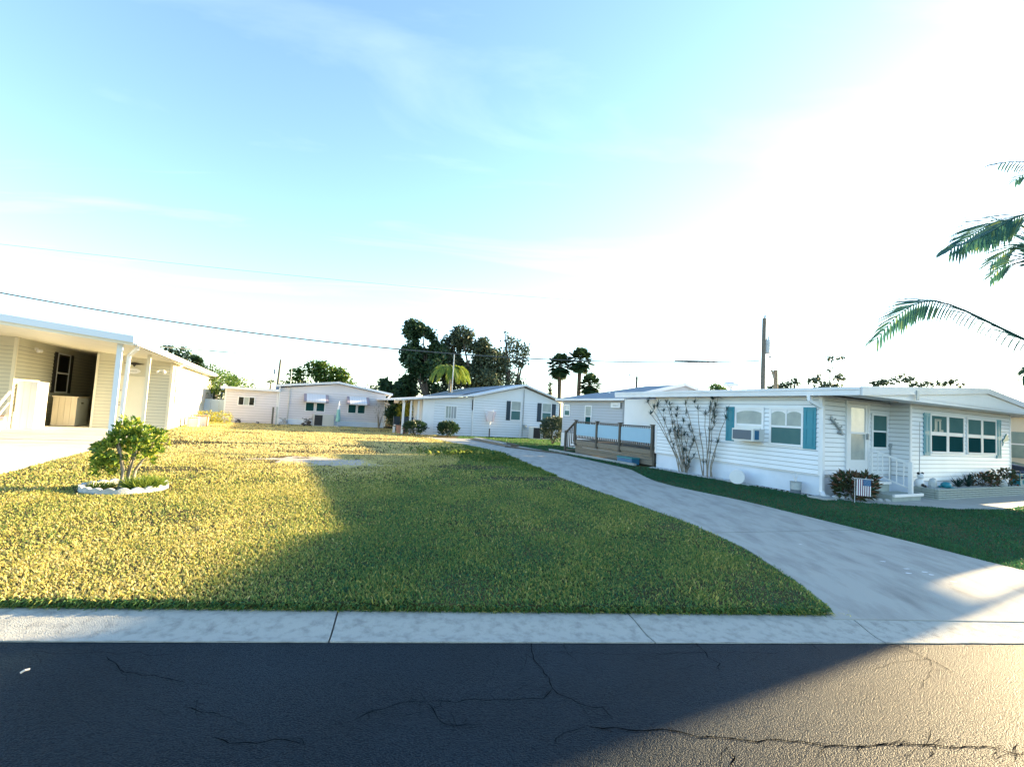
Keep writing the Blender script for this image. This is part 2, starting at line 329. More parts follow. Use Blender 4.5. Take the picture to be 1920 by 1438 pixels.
# kerb: shallow gutter slabs with open joints
kerb = bpy.data.objects.new('kerb', None); COL.objects.link(kerb); kerb['kind'] = 'structure'
prof = [(b_, z_+KZ) for b_, z_ in ((0, .006), (-.03, .008), (-.14, -.002), (-.26, -.022), (-.34, -.030), (-.42, -.026), (-.445, -.024))]
def kslab(a0, a1, sk, par):
    mb = MB(); n = 10
    for i in range(n):
        for j in range(len(prof)-1):
            q = []
            for (aa, jj) in ((i, j), (i, j+1), (i+1, j+1), (i+1, j)):
                t = aa/n; b, z = prof[jj]; a = (a0+sk[0]*b)*(1-t)+(a1+sk[1]*b)*t
                q.append(RW(a, b+(.005*math.sin(a*9+jj) if jj in (0, len(prof)-1) else 0), z))
            mb.face(q)
    for a, k in ((a0, sk[0]), (a1, sk[1])):
        mb.face([RW(a+k*b, b, z) for b, z in prof]+[RW(a+k*prof[-1][0], prof[-1][0], -.2), RW(a, 0, -.2)])
    zf = prof[-1][1]; mb.face([RW(a0+sk[0]*prof[-1][0], prof[-1][0], zf), RW(a1+sk[1]*prof[-1][0], prof[-1][0], zf), RW(a1+sk[1]*prof[-1][0], prof[-1][0], -.2), RW(a0+sk[0]*prof[-1][0], prof[-1][0], -.2)])
    return mb.build('kerb_slab', 'curbc', par)
ks = [-8.5, -6.6, -4.5, -1.37, .97, 2.98, 5.4, 7.6]; sk = [0, 0, 0, -.1, -.13, .12, 0, 0]
for i in range(len(ks)-1): kslab(ks[i]+.006, ks[i+1]-.006, (sk[i], sk[i+1]), kerb)
mb = MB()
for sgn, a0, a1 in ((1, -300, -8.51), (1, 7.61, 300)):
    for j in range(len(prof)-1):
        mb.face([RW(a0, prof[j][0], prof[j][1]), RW(a0, prof[j+1][0], prof[j+1][1]), RW(a1, prof[j+1][0], prof[j+1][1]), RW(a1, prof[j][0], prof[j][1])])
for j in range(len(prof)-1):
    mb.face([RW(-300, -8.1-prof[j][0], prof[j][1]), RW(300, -8.1-prof[j][0], prof[j][1]), RW(300, -8.1-prof[j+1][0], prof[j+1][1]), RW(-300, -8.1-prof[j+1][0], prof[j+1][1])])
mb.build('kerb_run', 'curbc', kerb)
# cracks in the asphalt: thin open fissures drawn as dark slivers
def jag(pts, w, amp=.012, step=.05, z=-.0885):
    w *= .9
    P = [G(u, v, z) for u, v in pts]; Q = [P[0]]
    for a, b in zip(P[:-1], P[1:]):
        n = max(1, int(np.linalg.norm(b-a)/step))
        for k in range(1, n+1):
            q = a+(b-a)*k/n; Q.append(q+np.array([RNG.normal()*amp, RNG.normal()*amp, 0]) if k < n else q)
    mb = MB()
    for k in range(len(Q)-1):
        t = Q[k+1]-Q[k]; t /= np.linalg.norm(t)+1e-9; s = np.array([-t[1], t[0], 0])
        w0 = w*(.5+.5*math.sin(k*1.7)**2)*(.3 if k == 0 else 1); w1 = w*(.5+.5*math.sin((k+1)*1.7)**2)*(.2 if k == len(Q)-2 else 1)
        mb.face([Q[k]-s*w0/2, Q[k+1]-s*w1/2, Q[k+1]+s*w1/2, Q[k]+s*w0/2])
    return mb
CR_ = [([(1100, 1360), (1130, 1365), (1180, 1368), (1240, 1366), (1280, 1372), (1330, 1380), (1370, 1383), (1420, 1390), (1440, 1385), (1520, 1392), (1570, 1396), (1620, 1398), (1660, 1393), (1720, 1395), (1750, 1395), (1780, 1400), (1850, 1398), (1900, 1412), (1925, 1415)], .010),
    ([(994, 1200), (1000, 1235), (1030, 1270), (1036, 1290), (1060, 1305), (1090, 1320), (1130, 1325), (1150, 1345)], .006), ([(1036, 1290), (1018, 1310), (960, 1312), (800, 1315)], .006),
    ([(1305, 1201), (1325, 1225), (1350, 1257)], .006), ([(1655, 1202), (1700, 1215), (1740, 1235), (1785, 1260)], .009),
    ([(800, 1315), (812, 1328), (830, 1355), (870, 1358), (905, 1358)], .006), ([(660, 1352), (690, 1335), (720, 1328), (760, 1315), (800, 1315)], .006),
    ([(395, 1380), (430, 1393), (465, 1391), (530, 1385), (570, 1395)], .007), ([(1060, 1201), (1065, 1225), (1085, 1245)], .004), ([(200, 1230), (225, 1255), (290, 1265), (350, 1280)], .005),
    ([(345, 1325), (400, 1335), (412, 1338)], .006), ([(1365, 1405), (1378, 1420), (1368, 1445)], .009), ([(1040, 1222), (1200, 1225), (1330, 1222), (1460, 1224)], .003), ([(1520, 1205), (1545, 1226)], .004), ([(1740, 1395), (1750, 1412), (1740, 1420)], .006), ([(60, 1222), (150, 1224), (200, 1222), (330, 1226)], .003)]
for p, wd in CR_:
    jag(p, wd).build('crack', 'crack', road)
    for k in range(int(len(p)*1.1)):     # short side branches
        i_ = RNG.integers(0, len(p)); u_, v_ = p[i_]; du = RNG.normal()*28; q_ = [(u_, v_), (u_+du, v_+RNG.normal()*9), (u_+du*1.7+RNG.normal()*10, v_+RNG.normal()*20)]
        if min(b_[1] for b_ in q_) > 1204: jag(q_, wd*.4, .01).build('crack', 'crack', road)
for p in ([(395, 1152), (410, 1141)], [(1230, 1152), (1250, 1180)], [(850, 1150), (842, 1172)], [(1590, 1153), (1600, 1160)]): pass
# ------------------------------------------------------------------ driveways
DL = [G(*q) for q in ((1563, 1149), (1480, 1083), (1400, 1030), (1290, 980), (1126, 923), (1069, 902), (999, 876), (952, 858))]+[np.array([-1.2, 20.5, 0]), np.array([-2.9, 23.5, 0]), np.array([-4.6, 26.3, 0])]
DR = [np.array([7.6, 4.66, 0]), G(1920, 1072), G(1700, 1015), G(1565, 982), G(1400, 941), G(1265, 913), G(1225, 902), G(1181, 880), G(1100, 862), G(1004, 842), np.array([-.9, 25.6, 0]), np.array([-1.6, 27.3, 0])]
def interp(P, n):
    P = np.array(P); d = np.r_[0, np.cumsum(np.linalg.norm(np.diff(P, axis=0), axis=1))]; t = np.linspace(0, d[-1], n)
    return np.stack([np.interp(t, d, P[:, k]) for k in range(3)], 1)
drive = bpy.data.objects.new('driveway', None); COL.objects.link(drive); drive['kind'] = 'structure'
li, ri = interp(DL, 61), interp(DR, 61)
cuts = [0, 0, 0]
def ysplit(P, y): return int(np.argmin(np.abs(P[:, 1]-y)))
LC_ = [0, ysplit(li, 6.9), ysplit(li, 13.5), ysplit(li, 20.), 60]; RC_ = [0, ysplit(ri, 7.89), ysplit(ri, 14.6), ysplit(ri, 20.6), 60]
for k in range(4):
    A = interp(li[LC_[k]:LC_[k+1]+1], 12); B = interp(ri[RC_[k]:RC_[k+1]+1], 12)
    e = .010
    A[0] += (A[1]-A[0])/np.linalg.norm(A[1]-A[0])*e; B[0] += (B[1]-B[0])/np.linalg.norm(B[1]-B[0])*e
    A[-1] -= (A[-1]-A[-2])/np.linalg.norm(A[-1]-A[-2])*e; B[-1] -= (B[-1]-B[-2])/np.linalg.norm(B[-1]-B[-2])*e
    def dz(p):
        b_ = float((p-K0)@RN); t_ = min(1, max(0, b_/.9)); return .012*t_+(KZ+.008)*(1-t_)
    n_ = 24; A = interp(A, n_); B = interp(B, n_); mb = MB(); m_ = 6
    G_ = [[A[i]*(1-j/m_)+B[i]*j/m_ for j in range(m_+1)] for i in range(n_)]
    for r_ in G_:
        for q_ in r_: q_[2] = dz(q_)
    for i in range(n_-1):
        for j in range(m_): mb.face([G_[i][j], G_[i][j+1], G_[i+1][j+1], G_[i+1][j]][::-1] if False else [G_[i][j], G_[i][j+1], G_[i+1][j+1], G_[i+1][j]])
    rim = [r_[0] for r_ in G_]+G_[-1][1:]+[r_[-1] for r_ in G_[::-1]][1:]+G_[0][::-1][1:]
    for p_, q_ in zip(rim[:-1], rim[1:]): mb.face([p_, q_, q_*np.array([1, 1, 0])+np.array([0, 0, -.2]), p_*np.array([1, 1, 0])+np.array([0, 0, -.2])])
    mb.build('driveway_slab', 'concrete', drive)
DPOLY = [(p[0], p[1]) for p in ri]+[(p[0], p[1]) for p in li[::-1]]
# ground: one sheet from .9 m behind the kerb, verge strips beside the driveway apron, and the cut turf edge
mb = MB()
mb.face([RW(-700, .9, 0), RW(700, .9, 0), RW(700, 1200, 0), RW(-700, 1200, 0)])
def edge_at(P, b):
    bb_ = (P-K0)@RN; aa_ = (P-K0)@RD; o_ = np.argsort(bb_); return float(np.interp(b, bb_[o_], aa_[o_]))
for k_ in range(6):
    b0_, b1_ = .15*k_, .15*(k_+1)
    la, lb, ra, rb_ = edge_at(li, b0_), edge_at(li, b1_), edge_at(ri, b0_), edge_at(ri, b1_)
    mb.face([RW(-700, b0_, 0), RW(la-.01, b0_, 0), RW(lb-.01, b1_, 0), RW(-700, b1_, 0)]); mb.face([RW(ra+.01, b0_, 0), RW(700, b0_, 0), RW(700, b1_, 0), RW(rb_+.01, b1_, 0)])
mb.face([RW(-700, 0, -.15), RW(edge_at(li, 0)-.01, 0, -.15), RW(edge_at(li, 0)-.01, 0, 0), RW(-700, 0, 0)]); mb.face([RW(edge_at(ri, 0)+.01, 0, -.15), RW(700, 0, -.15), RW(700, 0, 0), RW(edge_at(ri, 0)+.01, 0, 0)])
for P_, s_ in ((li, -.01), (ri, .01)): mb.face([RW(edge_at(P_, 0)+s_, 0, -.15), RW(edge_at(P_, .9)+s_, .9, -.15), RW(edge_at(P_, .9)+s_, .9, 0), RW(edge_at(P_, 0)+s_, 0, 0)])
g = mb.build('ground', 'ground'); g['kind'] = 'structure'
# dark seam along the kerb where the driveway meets it is the gap itself
ldr = bpy.data.objects.new('neighbour_driveway', None); COL.objects.link(ldr); ldr['kind'] = 'structure'
ldr.location = LHO; ldr.rotation_euler = (0, 0, TH)
xL = -7.0
for y0, y1 in ((-19, -12.33), (-12.32, -7.9), (-7.89, -3.6), (-3.59, 9)):
    MB().prism([(xL, y0), (.02, y0), (.02, y1 if y1 < 0 else -.0), (xL, y1 if y1 < 0 else -.0)] if y1 < 0 else [(xL, y0), (.02, y0), (.02, 0), (-2.6, .01), (-2.6, 9), (xL, 9)], -.1, .014).build('driveway_slab', 'concl', ldr)
LPOLY = [tuple(L2W(LHO, *q)[:2]) for q in ((-7.0, -15.0), (.02, -14.6), (.02, 15), (-12, 15), (-12, -15))]
# ------------------------------------------------------------------ house helpers
class WF:      # a wall line in the house's own axes
    def __init__(s, o, d, n): s.o = np.array(o, float); s.d = np.array(d, float); s.n = np.array(n, float)
    def p(s, a, n, z): q = s.o+s.d*a+s.n*n; return (q[0], q[1], z)
    def box(s, mb, a0, a1, n0, n1, z0, z1):
        P = s.p
        pts = [P(a0, n1, z0), P(a1, n1, z0), P(a1, n0, z0), P(a0, n0, z0), P(a0, n1, z1), P(a1, n1, z1), P(a1, n0, z1), P(a0, n0, z1)]
        return mb.hexa(pts)
def siding(wf, a0, a1, z0, z1, ex, m, parent, single=True, name='siding_board'):
    n = int(round((z1-z0)/ex)); ex = (z1-z0)/n
    bk = MB(); wf.box(bk, a0, a1, 0, .004, z0, z1); bk.build('gap_shade', 'gap_shade', parent)  # dark sheet added so the gaps between boards look shaded
    def brd(mb, z):
        P = wf.p
        mb.hexa([P(a0, .026, z+.013), P(a1, .026, z+.013), P(a1, 0, z+.013), P(a0, 0, z+.013), P(a0, .006, z+ex), P(a1, .006, z+ex), P(a1, 0, z+ex), P(a0, 0, z+ex)])
    if single:
        mb = MB(); brd(mb, 0); first = mb.build(name, m, parent, loc=(0, 0, z0))
        for k in range(1, n): inst(first, name, parent, (0, 0, z0+k*ex))
    else:
        mb = MB()
        for k in range(n): brd(mb, z0+k*ex)
        mb.build('siding', m, parent, kind='stuff')
def window(wf, a0, a1, z0, z1, parent, cols=1, rows=2, top='glassm', bot='glass', fr='white', fw=.05, dep=.045, trim=.06, label=None):
    mb = MB(); B = lambda *q: wf.box(mb, *q)
    B(a0-trim, a0, 0, dep, z0-trim, z1+trim); B(a1, a1+trim, 0, dep, z0-trim, z1+trim); B(a0, a1, 0, dep+.003, z1, z1+trim); B(a0, a1, 0, dep+.012, z0-trim, z0)
    cw = (a1-a0)/cols
    for c in range(1, cols): B(a0+c*cw-fw*.6, a0+c*cw+fw*.6, 0, dep-.004, z0, z1)
    if rows == 2: B(a0, a1, 0, dep-.008, (z0+z1)/2-fw*.45, (z0+z1)/2+fw*.45)
    f = mb.build('window', fr, parent, label=label)
    for c in range(cols):
        for r in range(rows):
            p = MB(); x0 = a0+c*cw+(fw*.6 if c else 0); x1 = a0+(c+1)*cw-(fw*.6 if c < cols-1 else 0)
            zz0 = z0 if r == 0 else (z0+z1)/2+fw*.45; zz1 = z1 if (r == rows-1) else (z0+z1)/2-fw*.45
            wf.box(p, x0, x1, 0, .027 if r == 0 else .031, zz0, zz1)
            t = top if (r == 1 or rows == 1) else bot
            t = t[c] if isinstance(t, (list, tuple)) else t
            p.build('pane', t, f)
    return f
def shutter(wf, a0, a1, z0, z1, parent, m, label=None):
    mb = MB(); wf.box(mb, a0, a1, .0, .045, z0, z1); o = mb.build('shutter', m, parent, label=label); q = (a1-a0)
    mid = (z0+z1)/2+.03
    for k, (s0, s1) in enumerate(((z0+.07, mid-.035), (mid+.035, z1-.07))):
        p = MB(); s = .2*q; e = .022
        for bx in ((a0+s, a0+s+e, s0, s1), (a1-s-e, a1-s, s0, s1), (a0+s+e, a1-s-e, s0, s0+e), (a0+s+e, a1-s-e, s1-e, s1)): wf.box(p, bx[0], bx[1], .045, .056, bx[2], bx[3])
        p.build('moulding', m, o)
    return o
def gutter_spout(parent, pts, r=.04, m='white', name='downspout'):
    mb = MB()
    for a, b in zip(pts[:-1], pts[1:]): mb.bar(a, b, r*2, r*1.5)
    return mb.build(name, m, parent)
# ================================================================== RIGHT HOUSE (white, teal shutters)
rh = thing('mobile_home', 'long white mobile home with teal shutters beside the concrete driveway', 'house', RHO, TH)
W_side = WF((0, 0), (0, 1), (-1, 0)); W_ent = WF((0, 0), (1, 0), (0, -1)); W_ret = WF((3.02, -.45), (0, 1), (-1, 0)); W_frt = WF((3.02, -.45), (1, 0), (0, -1))
W_rec = WF((1.2, 5.55), (0, 1), (-1, 0))
foot = [(0, 0), (3.02, 0), (3.02, -.45), (9.07, -.45), (9.07, 8.7), (1.2, 8.7), (1.2, 5.55), (0, 5.55)]
MB().prism(foot, .5, 2.42).build('wall', 'siding_r', rh)
inset = [(.03, .03), (3.05, .03), (3.05, -.42), (9.04, -.42), (9.04, 8.67), (1.23, 8.67), (1.23, 5.52), (.03, 5.52)]
MB().prism(inset, -.05, .5).build('skirting', 'skirt_r', rh)
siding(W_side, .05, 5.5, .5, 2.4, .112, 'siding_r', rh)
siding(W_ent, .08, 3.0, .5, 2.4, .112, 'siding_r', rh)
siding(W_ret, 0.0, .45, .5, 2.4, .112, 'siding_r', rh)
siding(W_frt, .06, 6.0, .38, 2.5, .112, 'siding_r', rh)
for wf, a, b in ((W_side, -.02, .05), (W_side, 5.48, 5.55), (W_ent, -.025, .08), (W_frt, -.02, .06), (W_frt, 5.99, 6.05)): mb = MB(); wf.box(mb, a, b, 0, .028, .505, 2.42); mb.build('corner_trim', 'white', rh)
for wf, b in ((W_side, 5.55), (W_ent, 3.0)): mb = MB(); wf.box(mb, 0, b, 0, .024, .482, .502); mb.build('starter_strip', 'white', rh)
def rz(x): return 2.57+.067*(x+.3) if x < 5.84 else 2.981-.105*(x-5.84)
# gable panel above the front wall
MB().extr([(3.02, 2.5), (9.07, 2.5), (9.07, rz(9.07)-.16), (5.84, rz(5.84)-.16), (3.02, rz(3.02)-.16)], -.43, -.38).build('gable_panel', 'siding_r', rh)
MB().extr([(-.3, 2.425), (10.7, 2.425), (10.85, rz(10.85)-.08), (5.84, rz(5.84)-.08), (-.3, 2.5)], -.995, -.97).build('gable_panel', 'siding_r', rh)
mb = MB()
prof_ = [(-.3, rz(-.3)-.06), (5.84, 2.92), (10.9, rz(10.9)-.06), (10.9, rz(10.9)), (5.84, 2.981), (-.3, 2.57)]
mb.extr(prof_, -1.0, 7.4); rf = mb.build('roof', 'roofw', rh)
mb = MB().extr([(-.31, 2.39), (-.335, 2.39), (-.335, 2.50), (-.35, 2.51), (-.35, 2.575), (-.31, 2.575)], -1.01, 7.42); mb.build('gutter', 'roofw', rf)
mb = MB(); mb.extr([(-.3, 2.385), (2.0, 2.55), (5.84, 2.84), (10.9, rz(10.9)-.15), (10.9, rz(10.9)+.012), (5.84, 2.994), (-.3, 2.585)], -1.05, -1.0); mb.build('fascia', 'roofw', rf)
MB().box(-.3, 10.9, -.999, -.46, 2.395, 2.425).build('soffit', 'siding_r', rf)
MB().box(-.3, 0, -.46, 7.4, 2.40, 2.42).build('soffit', 'roofw', rf)
MB().box(1.95, 2.05, -1.07, -1.052, 2.42, 2.66).build('gutter_bracket', 'galv', rf)
# recess behind the deck
MB().prism([(0.9, 5.55), (9, 5.55), (9, 9.0), (.9, 9.0)], lambda p: 2.56, lambda p: rz(p[0])+.01).build('roof', 'roofw', rh)
p = MB(); W_rec.box(p, .25, .95, 0, .03, .6, 2.1); dr_ = p.build('door', 'glassm', rh)
p = MB(); W_rec.box(p, .18, .25, 0, .05, .6, 2.17); W_rec.box(p, .95, 1.02, 0, .05, .6, 2.17); W_rec.box(p, .25, .95, 0, .05, 2.1, 2.17); p.build('frame', 'white', dr_)
window(W_side, 1.55, 2.33, 1.18, 2.05, rh, 1, 2, top='glassl', bot='acw', fw=.06)
window(W_side, .47, 1.27, 1.18, 2.05, rh, 1, 2, top='glassl', bot='glassm', fw=.06)
p = MB(); W_side.box(p, .845, .885, .031, .043, 1.65, 2.05); p.build('muntin', 'white', rh)
# curtain seen in the lower right pane and swag tops
p = MB(); 
for (a0, a1) in ((.47, .84), (.89, 1.27), (1.55, 2.33)):
    n = 9
    for i in range(n):
        t0, t1 = i/n, (i+1)/n; h = lambda t: .045+.06*(abs(2*t-1)**2.5)
        P = W_side.p; p.face([P(a0+(a1-a0)*t0, .0315, 2.05), P(a0+(a1-a0)*t1, .0315, 2.05), P(a0+(a1-a0)*t1, .0315, 2.05-h(t1)), P(a0+(a1-a0)*t0, .0315, 2.05-h(t0))])
p.build('valance', 'white', rh)
p = MB(); P = W_side.p
for i in range(8):
    t0, t1 = i/8, (i+1)/8; f = lambda t: .86-.05*math.sin(t*6)*t; p.face([P(.48, .0262, 1.2+.4*t0), P(f(t0), .0262, 1.2+.4*t0), P(f(t1), .0262, 1.2+.4*t1), P(.48, .0262, 1.2+.4*t1)])
p.build('curtain', 'curtain', rh)
shutter(W_side, 2.40, 2.68, 1.13, 2.11, rh, 'teal'); shutter(W_side, .11, .42, 1.10, 2.12, rh, 'teal')
# downspout at the corner
gutter_spout(rh, [(-.3, .12, 2.40), (-.3, .10, 2.26), (-.06, -.06, 2.10), (-.07, -.07, .12), (-.22, -.20, .04)], .045)
# front picture windows
window(W_frt, 1.04, 2.85, 1.18, 2.14, rh, 2, 2, top=['glassm', 'glassm'], fw=.11); window(W_frt, 3.13, 4.92, 1.18, 2.13, rh, 2, 2, fw=.11)
p = MB()   # pale curtain silhouette behind the first pane
for (x, z, rx_, rz_) in ((1.30, 1.9, .07, .16), (1.52, 1.86, .05, .2), (1.42, 2.03, .17, .03), (1.28, 1.74, .1, .025), (1.62, 1.74, .08, .03)):
    W_frt.box(p, x-rx_, x+rx_, .0305, .0335, z-rz_, z+rz_)
p.build('curtain_print', 'curtain', rh)
shutter(W_frt, .66, .96, 1.07, 2.2, rh, 'tealp'); shutter(W_frt, 5.0, 5.30, 1.03, 2.2, rh, 'tealp')
# storm door
p = MB(); W_ent.box(p, .96, 1.04, 0, .05, .49, 2.36); W_ent.box(p, 1.90, 1.98, 0, .05, .49, 2.36); W_ent.box(p, 1.04, 1.90, 0, .052, 2.29, 2.36); d_ = p.build('door', 'white', rh)
p = MB(); W_ent.box(p, 1.05, 1.15, .01, .045, .50, 2.28); W_ent.box(p, 1.79, 1.89, .01, .045, .50, 2.28); W_ent.box(p, 1.15, 1.79, .01, .044, 2.19, 2.28); W_ent.box(p, 1.15, 1.79, .01, .044, .50, .88); W_ent.box(p, 1.15, 1.79, .01, .046, 1.53, 1.58); p.build('storm_panel', 'white', d_)
p = MB(); W_ent.box(p, 1.15, 1.79, .01, .03, 1.58, 2.19); p.build('pane', 'glassw', d_); p = MB(); W_ent.box(p, 1.15, 1.79, .01, .03, .88, 1.53); p.build('pane', 'glassl', d_)
p = MB(); W_ent.box(p, 1.82, 1.86, .045, .10, 1.40, 1.55); p.build('handle', 'metal', d_)
window(W_ent, 2.16, 2.80, 1.22, 2.04, rh, 1, 2, fw=.05)
p = MB(); W_ret.box(p, .38, .44, .02, .08, 1.22, 1.33); e_ = p.build('meter_box', 'galv', rh); MB().tube([(2.98, -.04, .25), (2.98, -.04, 1.22)], .014, 6).build('conduit', 'galv', e_)
MB().box(1.75, 2.15, -.6, -.42, 2.375, 2.391).build('soffit_vent', 'metal', rf)
# window air conditioner
ac = thing('window_air_conditioner', 'white window air conditioner sticking out beside the left teal shutter', 'air conditioner', L2W(RHO, -.22, 1.80, 1.18), TH)
MB().box(-.24, .2, -.32, .33, 0, .33).build('housing', 'acw', ac)
MB().box(-.252, -.24, -.26, .30, .04, .29).build('front_grille', 'acg', ac); MB().box(-.18, -.02, -.333, -.32, .05, .29).build('side_grille', 'bluebin', ac)
MB().box(.13, .20, -.24, .52, .331, .36).build('filler_panel', 'acw', ac)
# gecko wall decoration
gk = MB(); sp = [(.30, 1.93), (.36, 1.85), (.46, 1.78), (.55, 1.70), (.64, 1.66), (.74, 1.58), (.80, 1.50)]
gk.tube([(x, -.045, z) for x, z in sp], [.012, .022, .03, .022, .034, .026, .012], 7)
for (x, z, dx, dz) in ((.42, 1.8, .1, .09), (.42, 1.78, -.1, -.04), (.68, 1.62, .1, .10), (.66, 1.6, -.08, -.1), (.5, 1.74, .12, .04)): gk.tube([(x, -.04, z), (x+dx*.6, -.05, z+dz*.9), (x+dx, -.04, z+dz*.6)], [.016, .014, .010], 5)
for (x, z) in ((.78, 1.52), (.72, 1.56), (.33, 1.88)): gk.blob((x, -.05, z), (.05, .025, .045), 8)
o = gk.build('wall_ornament', 'galv', None, True); o.location = RHO; o.rotation_euler = (0, 0, TH); tag(o, 'grey metal lizard shaped ornament on the siding left of the front door', 'wall ornament')
# fish ornament on the front wall
fo = MB(); fo.prism([(8.86, 0), (9.0, 0)], 0, 0) if False else None
fm = MB(); P = W_frt.p
def slab(mb, wf, pts, n0, n1):
    k = len(pts); i = len(mb.v); mb.v += [wf.p(a, n1, z) for a, z in pts]+[wf.p(a, n0, z) for a, z in pts]
    mb.f.append(tuple(i+j for j in range(k))); mb.f.append(tuple(i+k+j for j in reversed(range(k)))); mb.m += [mb.mi]*2
    for j in range(k): mb.f.append((i+j, i+k+j, i+k+(j+1) % k, i+(j+1) % k)); mb.m.append(mb.mi)
slab(fm, W_frt, [(5.40, 1.56), (5.55, 1.66), (5.68, 1.79), (5.86, 1.60), (5.70, 1.57), (5.5, 1.54), (5.42, 1.42), (5.45, 1.52)], .02, .045)
o = fm.build('fish_ornament', 'tealm'); o.location = RHO; o.rotation_euler = (0, 0, TH); tag(o, 'small teal fish shaped ornament right of the last teal shutter', 'wall ornament')
# patio
pat = [L2W(RHO, *q) for q in ((-.05, -.20), (.2, -.85), (.7, -1.15), (1.15, -1.42), (1.9, -1.86), (3.2, -2.15), (4.9, -2.05), (9.5, -1.8), (9.5, -.3), (3, -.3), (2.9, .02), (.9, .02), (.5, -.2))]
o = MB().prism([(p[0], p[1]) for p in pat], -.08, .02).build('patio', 'patio'); o['kind'] = 'structure'
PPOLY = [(p[0], p[1]) for p in pat]
# steps
st = thing('door_steps', 'two white edged concrete steps below the white storm door', 'steps', L2W(RHO, 1.75, -.02), TH)
MB().box(-.62, .25, -.46, .0, .02, .34).build('step', 'brick', st); MB().box(-.66, .62, -.95, -.47, .02, .16).build('step', 'brick', st)
MB().box(-.62, .27, -.50, -.455, .34, .40).build('nosing', 'white', st); MB().box(-.66, .64, -1.0, -.95, .13, .19).build('nosing', 'white', st)
MB().box(-.64, .26, -.452, .0, .341, .39).build('tread', 'concrete', st)
rl = thing('stair_railing', 'white metal handrail with thin balusters running down from the front door', 'railing', L2W(RHO, 0, 0), TH)
MB().bar((2.02, -.08, 1.16), (2.2, -.84, .86), .04, .05).build('handrail', 'white', rl); MB().bar((2.03, -.12, .56), (2.2, -.84, .26), .03, .03).build('rail', 'white', rl)
MB().box(2.13, 2.21, -.89, -.81, .02, .92).build('post', 'white', rl); MB().box(2.08, 2.26, -.94, -.76, .02, .035).build('foot_plate', 'white', rl)
b0 = MB().box(-.009, .009, -.009, .009, 0, .60).build('baluster', 'white', rl, loc=(2.05, -.2, .52))
for t in (.28, .46, .64, .82): inst(b0, 'baluster', rl, (2.03+.17*t, -.08-.76*t, .56-.3*t))
MB().box(1.99, 2.03, -.1, -.06, .4, 1.16).build('post', 'white', rl)
# croton + flag
def stem_leaf_plant(name, label, cat, base, blobs, per, ln, wd, m, stems, group=None, smat='bark', up=.5, twist=None):
    t = thing(name, label, cat, base, 0, group); mb = MB()
    for s_ in stems: mb.tube(s_[0], s_[1], 5)
    mb.build('stem', smat, t)
    pts = blobpts(blobs, per); pts = pts[pts[:, 2] > .03]
    c = np.mean([b[0] for b in blobs], axis=0); c[2] *= .3
    d = pts-c; d /= np.linalg.norm(d, axis=1)[:, None]; d += RNG.normal(size=d.shape)*.45; d[:, 2] += up*.4; d /= np.linalg.norm(d, axis=1)[:, None]
    leaves('foliage', pts, ln, wd, m, t, dirs=d, kind='stuff')
    return t
stem_leaf_plant('croton_bush', 'bushy red and green croton growing behind the small flag', 'bush', L2W(RHO, .40, -.52), [((0, 0, .22), (.42, .34, .2), 1), ((-.15, .0, .38), (.28, .26, .22), .8), ((.2, 0, .4), (.28, .26, .2), .8)], 330, .17, .05, 'leafc', [([(0, 0, 0), (.1*i-.2, .05*(i % 2), .35)], [.012, .006]) for i in range(5)])
fl = thing('garden_flag', 'small american flag hanging from a thin stand before the croton bush', 'flag', L2W(RHO, .02, -.92), -.45); fl.scale = (.86, .86, .86)
mb = MB(); mb.tube([(-.19, 0, 0), (-.19, 0, .62), (-.24, 0, .66), (-.26, 0, .62), (-.22, 0, .59)], .006, 5); mb.tube([(-.22, 0, .635), (.2, 0, .635)], .008, 5); mb.blob((.19, 0, .625), .014, 6); mb.build('stand', 'white', fl)
mb = MB(); fw, fh, n = .30, .42, 13
def fy(x, z): return .012*math.sin(x*22)+.008*math.sin(z*9+x*8)
for i in range(n):
    for j in range(8):
        x0, x1 = -.15+fw*i/n, -.15+fw*(i+1)/n; z0, z1 = .62-fh*(j+1)/8, .62-fh*j/8
        mb.mi = 2 if (i >= 6 and j < 3) else (0 if i % 2 == 1 else 1)
        mb.face([(x0, fy(x0, z0), z0), (x1, fy(x1, z0), z0), (x1, fy(x1, z1), z1), (x0, fy(x0, z1), z1)])
cl = mb.build('flag_cloth', ['flag_r', 'flag_w', 'flag_b'], fl)
mb = MB()
for i in range(9):
    for j in range(11):
        if (i+j) % 2 == 0:
            x = -.15+fw*6/13+fw*7/13*(j+.7)/12; z = .62-fh*3/8*(i+.6)/10.2; r = .0042; y = fy(x, z)-.002
            pts = []
            for k in range(10): rr = r if k % 2 == 0 else r*.42; a = math.pi/2+k*math.pi/5; pts.append((x+rr*math.cos(a), y, z+rr*math.sin(a)))
            mb.face(pts)
mb.build('stars', 'flag_w', cl, kind='stuff')
# stones edging the croton bed
def rocks(name, label, cat, pts, r0, m='rock', kind='stuff', parent=None):
    mb = MB(); rr = random.Random(3)
    for p_ in pts: mb.blob((p_[0], p_[1], r0*.35), (r0*rr.uniform(.7, 1.4), r0*rr.uniform(.7, 1.3), r0*rr.uniform(.5, .9)), 6, .18, rr)
    o = mb.build(name, m, parent, kind=kind); 
    if label: tag(o, label, cat)
    return o
edge = [L2W(RHO, -.10+.14*i, -.22-.085*i) for i in range(9)]
sg = thing('edging_stones', 'row of rounded white stones in front of the croton bush', 'stones', (0, 0, 0))
rr = random.Random(5)
for e in edge: MB().blob((0, 0, 0), (.075*rr.uniform(.8, 1.2), .06, .05), 8, .1, rr).build('stone', 'rock', sg, loc=(e[0], e[1], .03))
pts = [L2W(RHO, -.38+.3*rr.random()+.04*math.sin(y_*3), y_) for y_ in np.linspace(1.6, 5.4, 420)]
